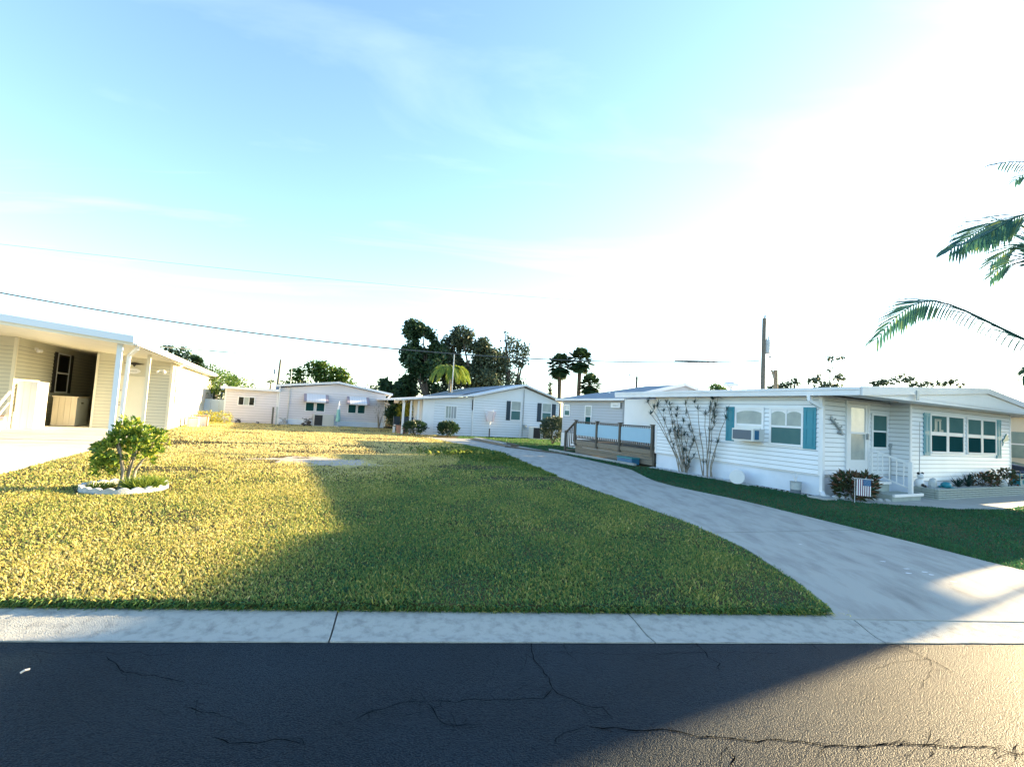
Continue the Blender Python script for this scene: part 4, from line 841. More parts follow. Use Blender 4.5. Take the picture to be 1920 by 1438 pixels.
MB().extr([(-4.6, 2.00), (0, 2.52), (0, 2.62), (-4.6, 2.10)], -.35, 8.2).build('roof', 'roofw', h3)
MB().extr([(-.3, 2.6), (3.5, 3.545), (3.5, 3.56), (-.3, 2.62)], 1.5, 10).build('roof_shingles', 'shingle', h3)
MB().box(-.05, 0, -.02, .04, 1.65, 2.3).build('vent', 'black', h3)
window(W3L, 1.45, 2.12, 1.08, 1.80, h3, 4, 1, top=['glassl', 'glassl', 'metal', 'metal'], fw=.03)
for a in (2.70, 5.05):
    window(W3, a, a+.66, 1.18, 2.36, h3, 1, 2, top='glassl', bot='glassm', fw=.06)
    if a < 3: shutter(W3, a-.36, a-.08, 1.12, 2.38, h3, 'navy')
    else: shutter(W3, a-.40, a-.1, 1.12, 2.38, h3, 'navy'); shutter(W3, a+.74, a+1.04, 1.10, 2.38, h3, 'navy')
for x in (-4.35, -3.9, -3.45): MB().box(x-.05, x+.05, .1, .2, 0, 2.03).build('porch_post', 'white', h3)
MB().tube([(-4.5, -.3, 2.0), (-4.35, -.05, 1.85), (-4.35, .0, .1)], .045, 6).build('downspout', 'white', h3)
ch = thing('porch_chair', 'dark patio chair under the porch roof of the gabled white home', 'chair', L2W(H3O, -3.7, 1.0), TH)
MB().box(-.28, .28, -.25, .25, .40, .45).build('seat', 'navy', ch); MB().box(-.28, .28, .22, .27, .45, 1.0).build('backrest', 'navy', ch)
for sx in (-.25, .25):
    for sy in (-.22, .22): MB().box(sx-.02, sx+.02, sy-.02, sy+.02, 0, .4).build('leg', 'white', ch)
c2 = copy_tree(ch); c2.location = L2W(H3O, -4.3, 1.1); c2['label'] = 'second dark patio chair behind the outer porch posts'; c2.rotation_euler[2] = TH+.6
ch['group'] = c2['group'] = 'chairs on the porch'
for k, (x, lab) in enumerate(((4.25, 'dark condenser unit left of its twin below the gable'), (4.95, 'dark condenser unit right of its twin, behind the oleander'))):
    t = thing('air_conditioning_unit', lab, 'air conditioner', L2W(H3O, x, -.55), TH, 'condensers below the white gable'); MB().box(-.3, .3, -.3, .3, 0, .78).build('cabinet', 'acw', t); MB().box(-.26, .26, -.312, -.3, .05, .73).build('grille', 'black', t)
t = thing('electric_meter', 'small grey electric meter on the white gabled wall', 'meter', L2W(H3O, 3.75, -.05, .75), TH); MB().box(-.1, .1, -.08, 0, -.15, .15).build('box', 'galv', t); MB().blob((0, -.1, .02), (.07, .04, .07), 8).build('dial', 'glassl', t)
# rotary washing line, folded, in front of it
cl_ = thing('clothes_dryer', 'folded rotary clothes dryer with pinkish cover before the white gable', 'clothes dryer', G(917, 819.5))
MB().tube([(0, 0, 0), (0, 0, 1.7)], .022, 6).build('pole', 'white', cl_); MB().tube([(0, 0, 0), (0, 0, .55)], .04, 6).build('sleeve', 'dark', cl_)
mb = MB()
for a in np.linspace(0, 2*math.pi, 6, endpoint=False): mb.tube([(0, 0, .75), (.42*math.cos(a), .42*math.sin(a), 1.75)], .012, 4)
mb.build('arm', 'white', cl_); mb = MB()
for k in range(6):
    a0, a1 = k*math.pi/3, (k+1)*math.pi/3
    if k % 2 == 0: mb.face([(.22*math.cos(a0), .22*math.sin(a0), 1.0), (.22*math.cos(a1), .22*math.sin(a1), 1.0), (.38*math.cos(a1), .38*math.sin(a1), 1.65), (.38*math.cos(a0), .38*math.sin(a0), 1.65)])
mb.build('cover', 'pink', cl_)
# ================================================================== HOUSE 4 (grey, behind deck)
H4O = L2W(RHO, 2.0, 9.7)
h4 = thing('mobile_home', 'grey sided mobile home with shingle roof behind the wooden deck', 'house', H4O, TH)
W4 = WF((0, 0), (0, 1), (-1, 0))
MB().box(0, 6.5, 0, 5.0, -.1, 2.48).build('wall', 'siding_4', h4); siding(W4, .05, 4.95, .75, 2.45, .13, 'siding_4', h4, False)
p = MB(); W4.box(p, 0, 5, 0, .03, .0, .72); p.build('skirting', 'white', h4)
mb = MB(); P_ = [(-.3, -.4, 2.5), (7.2, -.4, 2.5), (7.2, 5.3, 2.5), (-.3, 5.3, 2.5), (3.2, -.4, 3.36), (3.2, 2.2, 3.36)]
mb.face([P_[0], P_[4], P_[5], P_[3]]); mb.face([P_[1], P_[2], P_[5], P_[4]]); mb.face([P_[3], P_[5], P_[2]]); mb.build('roof', 'shingle', h4)
MB().box(-.32, 7.2, -.38, 5.32, 2.40, 2.497).build('eaves', 'roofw', h4)
MB().extr([(-.3, 2.5), (7.2, 2.5), (3.2, 3.34)], -.34, -.3).build('gable_panel', 'siding_4', h4); mb = MB(); mb.bar((-.32, -.42, 2.53), (3.2, -.42, 3.37), .06, .14); mb.bar((3.2, -.42, 3.37), (7.2, -.42, 2.53), .06, .12); mb.build('rake_board', 'roofw', h4)
window(W4, 4.3, 4.75, 1.65, 2.15, h4, 1, 2, fw=.04, top='glassw', bot='glassm'); window(W4, 2.40, 2.85, 1.15, 2.12, h4, 1, 2, top='glassl', fw=.05)
MB().tube([(1.2, 2.6, 2.65), (1.2, 2.6, 2.95)], .05, 7).build('roof_vent', 'white', h4); MB().box(2.2, 2.6, .6, 1.0, 2.93, 3.0).build('roof_vent', 'dark', h4)
t = thing('address_sign', 'small white rectangular sign with grey letters on the grey home', 'sign', L2W(RHO, 1.95, 9.95, 2.1), TH)
MB().box(-.06, -.03, -.12, .55, -.02, .22).build('plate', 'white', t); mb = MB()
for k in range(5): mb.box(-.064, -.0605, .02+k*.08, .07+k*.08, .05, .12)
mb.build('lettering', 'galv', t)
# ================================================================== HOUSE 5 (right edge) and an added, unseen shadow caster
h5 = thing('mobile_home', 'beige neighbour home with a screened wall at the right edge', 'house', L2W(RHO, 14, -.8), TH)
M['beige5'] = mat('beige_wall', (.62, .55, .42), .6); M['screen5'] = mat('green_screen', (.16, .24, .22), .5, (.22, .30, .27), 3)
MB().box(0, 7, 0, 13, 0, 2.75).build('wall', 'beige5', h5); MB().box(-.02, .0, .2, 12.8, .95, 1.95).build('screen', 'screen5', h5); MB().box(-.03, .0, .1, 12.9, 1.45, 1.5).build('screen_rail', 'white', h5)
MB().extr([(-.5, 2.55), (7.5, 2.55), (7.5, 2.75), (3.5, 3.1), (-.5, 2.75)], -.5, 13.3).build('roof', 'roofw', h5)
MB().box(-.03, 0, 0, 13, .0, .5).build('skirting', 'rock', h5)
SD = np.array([math.sin(az), math.cos(az), 0]); CD = np.array([-math.cos(az), math.sin(az), 0])
def SC(s, c, z=0.): return SD*s+CD*c+np.array([0, 0, z])
cp = thing('added_shadow_caster', 'unseen metal panels and roof on posts, added to shade the near lawn and road', 'shadow caster')  # made-up structure out of view, shaped by the shadow it has to cast
def zt_(c, z): return z if z < 5 else z-5.5+5.69+(5.7-c)*.155
def scbox(mb, s0, s1, c0, c1, z0, z1): return mb.hexa([SC(s0, c0, zt_(c0, z0)), SC(s1, c0, zt_(c0, z0)), SC(s1, c1, zt_(c1, z0)), SC(s0, c1, zt_(c1, z0)), SC(s0, c0, zt_(c0, z1)), SC(s1, c0, zt_(c0, z1)), SC(s1, c1, zt_(c1, z1)), SC(s0, c1, zt_(c1, z1))])
scbox(MB(), 24.0, 24.1, 1.88, 2.4, 4.21, 5.45).build('side_panel', 'metal', cp); scbox(MB(), 24.0, 24.1, 2.4, 6.08, 2.1, 5.45).build('side_panel', 'metal', cp)  # added panels, their edges set by the wanted shadow outline
scbox(MB(), 23.98, 27.5, 1.86, 6.12, 5.45, 5.5).build('roof', 'roofw', cp)
for s_ in (24.05, 27.4):
    for c_ in (1.95, 6.0): scbox(MB(), s_-.05, s_+.05, c_-.05, c_+.05, 0, 5.45).build('post', 'metal', cp)
# ================================================================== CAR
car = thing('parked_car', 'dark blue car parked beside the white home at the right edge', 'car', L2W(RHO, 10.9, 1.6), TH)
def loft(mb, secs):
    i = len(mb.v); n = len(secs[0])
    for s_ in secs: mb.v += [tuple(map(float, q)) for q in s_]
    for a in range(len(secs)-1):
        for b in range(n): mb.f.append((i+a*n+b, i+a*n+(b+1) % n, i+(a+1)*n+(b+1) % n, i+(a+1)*n+b)); mb.m.append(mb.mi)
    mb.f.append(tuple(i+b for b in reversed(range(n)))); mb.f.append(tuple(i+(len(secs)-1)*n+b for b in range(n))); mb.m += [mb.mi]*2
def sec(y, hw, z0, z1, tp=.8): return [(-hw*.92, y, z0), (hw*.92, y, z0), (hw, y, (z0+z1)/2), (hw*tp, y, z1), (-hw*tp, y, z1), (-hw, y, (z0+z1)/2)]
mb = MB(); loft(mb, [sec(-2.25, .70, .35, .60), sec(-2.1, .84, .25, .72), sec(-1.2, .88, .2, .88, .85), sec(-.9, .88, .2, .93, .85), sec(1.6, .88, .2, .98, .85), sec(2.2, .80, .3, .92), sec(2.3, .7, .4, .8)]); mb.build('body', 'carp', car, True)
mb = MB(); loft(mb, [sec(-1.0, .78, .92, .94, .95), sec(-.25, .74, .94, 1.36, .80), sec(1.0, .74, .96, 1.40, .80), sec(1.9, .74, .97, .99, .95)]); mb.build('cabin_glass', 'glassb', car)
mb = MB(); loft(mb, [sec(-.25, .60, 1.36, 1.40, .95), sec(.4, .62, 1.39, 1.44, .9), sec(1.0, .60, 1.39, 1.43, .95)]); mb.build('roof_panel', 'carp', car)
for sx in (-1, 1):
    MB().blob((sx*.6, -2.17, .58), (.16, .08, .09), 8).build('headlight', 'glassw', car, True); MB().box(sx*.95-.08, sx*.95+.08, -.75, -.6, .92, 1.05).build('mirror', 'carp', car)
    for sy in (-1.4, 1.4):
        w_ = MB().tube([(sx*.70, sy, .32), (sx*.88, sy, .32)], .32, 18).build('wheel', 'tyre', car); MB().tube([(sx*.70, sy, .32), (sx*.892, sy, .32)], .19, 12).build('rim', 'metal', w_)
# ================================================================== blue fence and porch to the far left
o = thing('vinyl_fence', 'light blue vinyl fence between the beige home and the pinkish home', 'fence', L2W(H2O, -3.2, 1.2), TH)
q0 = MB().box(0, .46, -.02, .02, .05, 1.35).build('fence_panel', 'fenceb', o)
for k in range(1, 7): inst(q0, 'fence_panel', o, (.47*k, 0, 0))
MB().box(-.05, 3.3, -.03, .03, 1.35, 1.42).build('top_rail', 'fenceb', o)
po = thing('side_porch', 'small white roofed porch at the far end of the beige home', 'porch', L2W(LHO, .0, 15.0), TH)
MB().box(-1.5, .55, 0, 2.5, 2.15, 2.3).build('roof', 'white', po); MB().box(.35, .45, 2.2, 2.3, 0, 2.15).build('post', 'white', po); MB().box(-.6, .2, 1.0, 1.5, 0, 1.1).build('shelf', 'dark', po); MB().tube([(.5, 2.4, 2.15), (.38, 2.2, 1.9), (.38, 2.2, .1)], .04, 6).build('downspout', 'white', po)
# ------------------------------------------------------------------ small things on the far lawn
o = MB().box(-.07, .07, -.05, .05, 0, .52).build('marker_post', 'white'); o.location = G(738, 811.5); o.rotation_euler = (.04, .08, 0); tag(o, 'short white marker post standing in the tall dry grass', 'post')
bp = thing('board_pile', 'weathered boards lying at the far right edge of the driveway', 'boards', (0, 0, 0)); A = G(884, 824.5); B = G(950, 838); dd = (B-A)/np.linalg.norm(B-A); nn = np.array([-dd[1], dd[0], 0])
for k, (off, z, m_, a, b) in enumerate(((0, .06, 'woodp', 0, 1), (.22, .06, 'galv', .03, .97), (.44, .06, 'woodp', .0, 1.05), (.12, .13, 'patio', .05, .9), (.33, .13, 'wood', .1, 1.1))):
    MB().bar(A+dd*np.linalg.norm(B-A)*a+nn*off+np.array([0, 0, z]), A+dd*np.linalg.norm(B-A)*b+nn*off+np.array([0, 0, z]), .17, .05).build('board', m_, bp)
o = MB().tube([G(948, 837, .04), G(1015, 846, .03), G(1066, 852, .03)], .045, 5).build('edging_timber', 'wood'); tag(o, 'dark timber lying along the sunny grass strip beside the driveway', 'timber')
# ------------------------------------------------------------------ bushes
def shrub(name, lab, cat, base, r, h, m, n, ln, wd, stem='bark', group=None, low=.3):
    st_ = [([(0, 0, 0), (r*.25*math.cos(i*2.1), r*.25*math.sin(i*2.1), h*.4), (r*.6*math.cos(i*2.1), r*.6*math.sin(i*2.1), h*.75)], [.03*h, .018*h, .006]) for i in range(5)]
    return stem_leaf_plant(name, lab, cat, base, [((0, 0, h*(.5+low*.3)), (r, r, h*.45), 1), ((r*.3, -r*.2, h*.75), (r*.5, r*.5, h*.28), .3), ((-r*.35, 0, h*.7), (r*.5, r*.5, h*.25), .3)], n, ln, wd, m, st_, group, stem)
def GP(u, y): q = AT(u, 800, y); return np.array([q[0], y, 0])
shrub('round_shrub', 'dark round shrub at the foot of the long white wall', 'shrub', GP(840, 28.0), .62, .85, 'leafd', 1300, .13, .07)
shrub('oleander_bush', 'leafy green bush standing before the twin condensers', 'shrub', G(1036, 833), .75, 1.45, 'leafo', 1300, .17, .06)
shrub('bare_shrub', 'pale twiggy shrub at the right corner of the pinkish home', 'shrub', GP(710, 32.8), .5, 1.75, 'leafo', 60, .09, .03, 'barkl')
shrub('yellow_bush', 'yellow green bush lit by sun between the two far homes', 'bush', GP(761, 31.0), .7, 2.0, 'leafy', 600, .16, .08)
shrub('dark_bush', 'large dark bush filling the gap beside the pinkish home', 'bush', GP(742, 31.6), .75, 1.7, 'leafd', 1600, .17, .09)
shrub('purple_shrub', 'low dark shrub along the porch of the gabled home', 'shrub', GP(778, 27.6), .7, .8, 'leafd', 900, .12, .07)
t = thing('terracotta_pot', 'dusty pink pot in the shade of the dark bush', 'pot', GP(753, 29.0)); MB().tube([(0, 0, 0), (0, 0, .45), (0, 0, .5)], [.28, .36, .4], 12).build('pot', 'terra', t)
shrub('green_hedge', 'bright green bush behind the blue vinyl fence', 'hedge', L2W(H2O, -1.0, 4.0), 2.6, 3.2, 'leaf', 1500, .25, .11)
# front bush in its scalloped ring
BB = np.array([-6.14, 7.78, 0])
fb = thing('garden_bush', 'leafy green bush with several trunks inside the scalloped concrete ring', 'bush', BB)
mb = MB(); rr = random.Random(12)
for k in range(7):
    a = k*.9+.3; r_ = .3*rr.uniform(.5, 1.2); mb.tube([(.10*math.cos(a), .10*math.sin(a), 0), (r_*.5*math.cos(a), r_*.5*math.sin(a), .3), (r_*1.2*math.cos(a)+.03, r_*1.2*math.sin(a), .62), (r_*1.5*math.cos(a), r_*1.5*math.sin(a), .8)], [.032, .024, .014, .004], 7)
mb.build('trunk', 'barkl', fb, True); fb.scale = (.87, .87, 1)
bl_ = [((-.05, 0, .62), (.50, .40, .28), 1), ((.28, .05, .74), (.34, .30, .24), .5), ((-.36, -.05, .55), (.26, .28, .25), .4), ((.0, 0, .92), (.24, .22, .22), .28), ((-.15, .05, .86), (.30, .26, .2), .3), ((.42, 0, .84), (.2, .2, .16), .15), ((-.32, -.1, .34), (.22, .25, .16), .2)]
tips = blobpts(bl_, 135, .5); Pn = []; Dn = []
for tpt in tips:     # whorls of leaves at the twig ends
    ax = tpt-np.array([0, 0, .45]); ax /= np.linalg.norm(ax)+1e-6; ax = ax*.6+np.array([0, 0, .7])
    for k in range(7):
        d = rnd_dirs(1)[0]*1.0+ax; Pn.append(tpt); Dn.append(d/np.linalg.norm(d))
leaves('foliage', np.array(Pn)+RNG.normal(size=(len(Pn), 3))*.012, .105, .043, 'leafb', fb, dirs=np.array(Dn), kind='stuff')
rg = thing('garden_edging', 'scalloped pale concrete edging ring around the front bush', 'edging', BB)
for k in range(20):
    a = 2*math.pi*k/20; R_ = .51; mb = MB(); 
    for j in range(6):
        b0, b1 = a+.314*(j/6)-.157, a+.314*((j+1)/6)-.157; h0 = .06+.035*math.sin(math.pi*j/6); h1 = .06+.035*math.sin(math.pi*(j+1)/6)
        c0, s0_, c1, s1_ = math.cos(b0), math.sin(b0), math.cos(b1), math.sin(b1)
        mb.hexa([(R_*c0, R_*s0_, -.02), ((R_+.06)*c0, (R_+.06)*s0_, -.02), ((R_+.06)*c1, (R_+.06)*s1_, -.02), (R_*c1, R_*s1_, -.02), (R_*c0, R_*s0_, h0), ((R_+.06)*c0, (R_+.06)*s0_, h0), ((R_+.06)*c1, (R_+.06)*s1_, h1), (R_*c1, R_*s1_, h1)])
    if not (.5 < a < 2.4 and k % 1 == 0 and False): mb.build('edging_block', 'rock', rg)
def tuft(name, lab, base, n, ln, wd, m, r):
    a = RNG.uniform(0, 2*math.pi, n); q = r*np.sqrt(RNG.uniform(0, 1, n)); P_ = np.stack([q*np.cos(a), q*np.sin(a), np.zeros(n)], 1)
    d = np.stack([np.cos(a)*.6*q/r, np.sin(a)*.6*q/r, np.ones(n)], 1)+RNG.normal(size=(n, 3))*.3; d[:, 2] = np.abs(d[:, 2]); d /= np.linalg.norm(d, axis=1)[:, None]
    o = leaves(name, P_, ln, wd, m, None, dirs=d, kind=None); o.location = base; return tag(o, lab, 'plant')
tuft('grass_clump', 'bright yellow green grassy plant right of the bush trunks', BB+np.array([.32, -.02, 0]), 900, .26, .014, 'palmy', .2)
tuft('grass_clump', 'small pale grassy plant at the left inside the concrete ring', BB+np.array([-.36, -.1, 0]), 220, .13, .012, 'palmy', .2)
# ------------------------------------------------------------------ poles, wires, antennas
Y0 = 30.; Pb = AT(1430, 735, Y0); px_, py_ = Pb[0], Y0
up_ = thing('utility_pole', 'wooden utility pole with a grey transformer above the white home', 'utility pole', (px_, py_, 0), .6)
ztop = AT(1432, 597, Y0)[2]; MB().tube([(0, 0, 0), (0, 0, ztop)], [.16, .115], 12).build('shaft', 'pole', up_)
MB().tube([(.05, 0, ztop-.1), (.09, 0, ztop+.22)], .05, 6).build('insulator', 'dark', up_); MB().tube([(.2, 0, ztop-.45), (.22, 0, ztop-.12)], .045, 6).build('cutout_fuse', 'dark', up_)
zt = AT(1440, 650, Y0)[2]; tr_ = MB().tube([(.36, 0, zt-.42), (.36, 0, zt-.38), (.36, 0, zt+.38), (.36, 0, zt+.45)], [.2, .24, .24, .2], 14).build('transformer', 'galv', up_); MB().tube([(.36, -.1, zt+.45), (.36, -.1, zt+.68)], .035, 6).build('bushing', 'dark', tr_); MB().tube([(.5, .1, zt+.45), (.55, .1, zt+.62)], .03, 6).build('bushing', 'dark', tr_)
zl = AT(1450, 668, Y0)[2]; MB().tube([(.1, 0, zl-.2), (.3, 0, zl), (.75, 0, zl+.05)], .022, 6).build('lamp_arm', 'galv', up_); MB().blob((.85, 0, zl+.02), (.16, .1, .07), 8).build('street_lamp_head', 'galv', up_)
Pf = AT(519, 715, 60.); f2 = thing('utility_pole', 'distant leaning utility pole behind the pinkish home', 'utility pole', (Pf[0], 60, 0)); zt2 = AT(524, 674, 60.)[2]
MB().tube([(0, 0, 0), (.25, 0, zt2)], [.16, .12], 8).build('shaft', 'pole', f2); MB().tube([(-.35, 0, zt2-1.9), (-.35, 0, zt2-1.3)], .16, 8).build('transformer', 'galv', f2)
Pf = AT(1193, 735, 55.); f3 = thing('street_lamp', 'thin lamp pole with a small head beyond the grey home', 'street lamp', (Pf[0], 55, 0)); z3 = AT(1193, 706, 55.)[2]; MB().tube([(0, 0, 0), (0, 0, z3)], .13, 8).build('shaft', 'pole', f3)
z4 = AT(1180, 703, 55.)[2]; MB().tube([(0, 0, z3-.3), (-.5, 0, z4+.1), (-.7, 0, z4)], .03, 5).build('lamp_arm', 'galv', f3); MB().blob((-.85, 0, z4), (.22, .1, .07), 8).build('lamp_head', 'galv', f3)
def hangwire(pts, r, lab, P0, P1):
    P0 = np.array(P0); P1 = np.array(P1); d = P1-P0; L_ = np.linalg.norm(d[:2]); d2 = np.array([d[0], d[1], 0])/L_; n = np.array([d2[1], -d2[0], 0]); Q = []
    for u, v in pts:
        q = ray(u, v); t = ((P0-np.array([0, 0, H]))@n)/(q@n); Q.append(q*t+np.array([0, 0, H]))
    s = np.array([(q-P0)@d2 for q in Q]); z = np.array([q[2] for q in Q]); c = np.polyfit(s, z, 2)
    ss = np.linspace(min(s.min(), s.max()), max(s.min(), s.max()), 40); o = MB().tube([P0*np.array([1, 1, 0])+d2*a+np.array([0, 0, np.polyval(c, a)]) for a in ss], r, 5).build('power_line', 'wire'); tag(o, lab, 'power line'); return o
hangwire([(-60, 540), (0, 549), (190, 581), (370, 607), (560, 634), (740, 656), (900, 668), (1060, 676), (1240, 679), (1424, 676)], .034, 'thick power line sweeping from upper left to the transformer pole', (px_, py_, 0), (-28., 22., 0))
hangwire([(300, 650), (420, 660), (540, 671)], .035, 'faint cable above the carport roof leading to the distant pole', (Pf[0]*0-24.7, 60, 0), (-22, 24, 0))
hangwire([(-60, 452), (0, 458), (300, 490), (640, 525), (1000, 558), (1290, 576)], .009, 'very thin high cable crossing the whole pale sky', (22, 45, 0), (-30., 22., 0))
hangwire([(1445, 680), (1500, 694), (1570, 712), (1620, 722)], .025, 'thin service cable running right from the transformer pole', (px_, py_, 0), (26, 34, 0))
an = thing('television_antenna', 'thin television antenna mast rising behind the white home roof', 'antenna', (AT(1307, 735, 22.)[0], 22, 0)); za = AT(1307, 678, 22.)[2]
MB().tube([(0, 0, 0), (0, 0, za)], .018, 6).build('mast', 'galv', an); mb = MB(); mb.bar((-1.1, 0, za-.02), (.9, 0, za+.05), .05, .06)
for k in range(9): x = -1.0+k*.22; L_ = .15+.03*k; mb.bar((x, -L_, za), (x, L_, za), .014, .014)
mb.build('boom', 'dark', an); mb = MB(); mb.bar((-.25, 0, za-.55), (.1, 0, za-.55), .02, .02); mb.build('crossbar', 'galv', an)
MB().blob((0, 0, 0), (.05, .05, .05), 6)
mt = thing('antenna_mast', 'slim pole standing between the oaks above the gabled roof', 'mast', (AT(847, 740, 36.)[0], 36, 0)); MB().tube([(0, 0, 0), (0, 0, AT(848, 664, 36.)[2])], .04, 6).build('shaft', 'galv', mt)
mb = MB(); o = mb.tube([(0, 0, 2.5), (0, 0, 2.85)], .05, 6).blob((0, 0, 2.95), (.3, .25, .12), 8).build('roof_vent', 'roofw'); o.location = L2W(RHO, 3.0, 5.0, .1); tag(o, 'low white roof vent cap on the white home beside the round green treetop', 'roof vent')
# ------------------------------------------------------------------ trees
def tree(name, lab, y, trunk_u, base_v, blobs, m, per, ln, wd, group=None, bark='bark', limbs=True, tw=.35):
    """blobs in photograph terms: (u, v, ru, rv) at depth y -> crown lobes with true size and depth"""
    sc = y/F; b0 = AT(trunk_u, base_v, y); t = thing(name, lab, 'tree', (b0[0], y, 0), 0, group)
    W_ = []; mb = MB(); r = random.Random(int(trunk_u))
    for (u, v, ru, rv) in blobs:
        c = AT(u, v, y)-np.array([b0[0], y, 0]); dy = r.uniform(-.5, .5)*ru*sc; W_.append(((c[0], dy, c[2]), (ru*sc, ru*sc*.8, rv*sc), (ru*rv)/400.))
    if limbs:
        zlow = min(w_[0][2]-w_[1][2] for w_ in W_); fork = np.array([0, 0, max(.8, zlow*.6)]); mb.tube([(0, 0, 0), (r.uniform(-.1, .1), 0, fork[2]*.5), fork], [tw, tw*.8, tw*.7], 9)
        for (c, rad, k) in W_:
            c = np.array(c); mid = fork*.5+c*.5+np.array([r.uniform(-.3, .3), r.uniform(-.3, .3), -.2]); mb.tube([fork, mid, c, c+np.array([0, 0, rad[2]*.7])], [tw*.6, tw*.35, tw*.15, .02], 6)
        mb.build('trunk', bark, t, True)
    pts = blobpts(W_, per, .35); 
    # sub-clumps make gaps
    sub = np.array([W_[i][0] for i in range(len(W_))]); ph = pts*np.array([1.9, 1.9, 2.3])/ (ln*4)
    keep = (np.sin(ph[:, 0])+np.sin(ph[:, 1]*1.3+1)+np.sin(ph[:, 2]+ph[:, 0]*.5)) > -.75
    pts = pts[keep]; leaves('crown', pts, ln, wd, m, t, kind='stuff', up=.1)
    return t
tree('dark_tree', 'tallest dark leafy tree left of the olive oaks', 44, 815, 740, [(775, 617, 22, 20), (795, 640, 26, 26), (770, 668, 22, 22), (800, 680, 40, 34), (790, 715, 34, 28), (765, 725, 26, 20), (818, 662, 20, 24), (745, 738, 26, 20), (724, 722, 12, 12), (735, 756, 25, 20)], 'leafd', 900, .38, .26)
tree('oak_tree', 'wide olive green oak behind the gabled white home', 46, 890, 745, [(868, 632, 22, 20), (850, 655, 26, 26), (885, 670, 40, 32), (920, 680, 38, 30), (880, 710, 46, 30), (930, 712, 36, 22), (905, 648, 16, 14), (850, 700, 30, 30), (915, 738, 50, 14), (845, 735, 40, 14)], 'leafo', 950, .34, .22)
tree('thin_oak_tree', 'sparse wispy oak at the right of the olive crown', 48, 955, 745, [(948, 632, 10, 12), (962, 650, 18, 20), (985, 655, 10, 14), (975, 676, 18, 16), (945, 672, 16, 12), (950, 700, 24, 14), (968, 720, 20, 12)], 'leafo', 420, .30, .18)
def cabbage_palm(lab, u, vtop, y, r, vbase=745, m='leafd', n=54, group=None, lean=0.):
    b0 = AT(u, vbase, y); c = AT(u+lean, vtop, y); t = thing('palm_tree', lab, 'palm', (b0[0], y, 0), 0, group); cc = np.array([c[0]-b0[0], 0, c[2]])
    MB().tube([(0, 0, 0), cc*.5+np.array([0, 0, 0]), cc], [.24, .20, .22], 9).build('trunk', 'bark', t, True); rg_ = random.Random(int(u)); R_ = r*y/F
    V = []; Fc = []
    for k in range(n):
        a = k*2.399; e = 1.45-2.7*(k/n); L_ = R_*rg_.uniform(.85, 1.1); d = np.array([math.cos(a)*math.cos(e), math.sin(a)*math.cos(e), math.sin(e)]); hub = cc+d*L_*.45
        s = np.cross(d, (0, 0, 1.)); s /= np.linalg.norm(s)+1e-6; w2 = np.cross(s, d)
        for q in range(13):
            g_ = (q-6)/6*1.35; dd_ = d*math.cos(g_)+s*math.sin(g_)+w2*.1; l2 = L_*.55*(1-.25*abs(g_)); tip = hub+dd_*l2+np.array([0, 0, -.18*l2-.1*abs(g_)*l2]); mid = hub+dd_*l2*.5
            ww = np.cross(dd_, w2)*.085*R_; i = len(V); V += [hub, mid+ww, tip, mid-ww]; Fc.append((i, i+1, i+2, i+3))
        ww = s*.03; i = len(V); V += [cc-ww, cc+ww, hub+ww, hub-ww]; Fc.append((i, i+1, i+2, i+3))
    raw('crown', np.array(V), np.array(Fc), m, RNG.beta(2, 2, len(Fc)), t, 'stuff'); return t
cabbage_palm('left cabbage palm of the tall pair above the grey home', 1050, 686, 50, 29, group='cabbage palms beyond the homes')
cabbage_palm('right and taller cabbage palm of the pair above the grey home', 1084, 676, 50, 30, lean=4, group='cabbage palms beyond the homes')
cabbage_palm('small cabbage palm half hidden behind the grey shingle roof', 1106, 722, 48, 26, group='cabbage palms beyond the homes')
cabbage_palm('small dark cabbage palm left of the beige home\'s far oak', 437, 716, 70, 15, vbase=750, group='cabbage palms beyond the homes')
cabbage_palm('cabbage palm rising over the far end of the carport roof', 369, 680, 55, 15, vbase=740, group='cabbage palms beyond the homes')
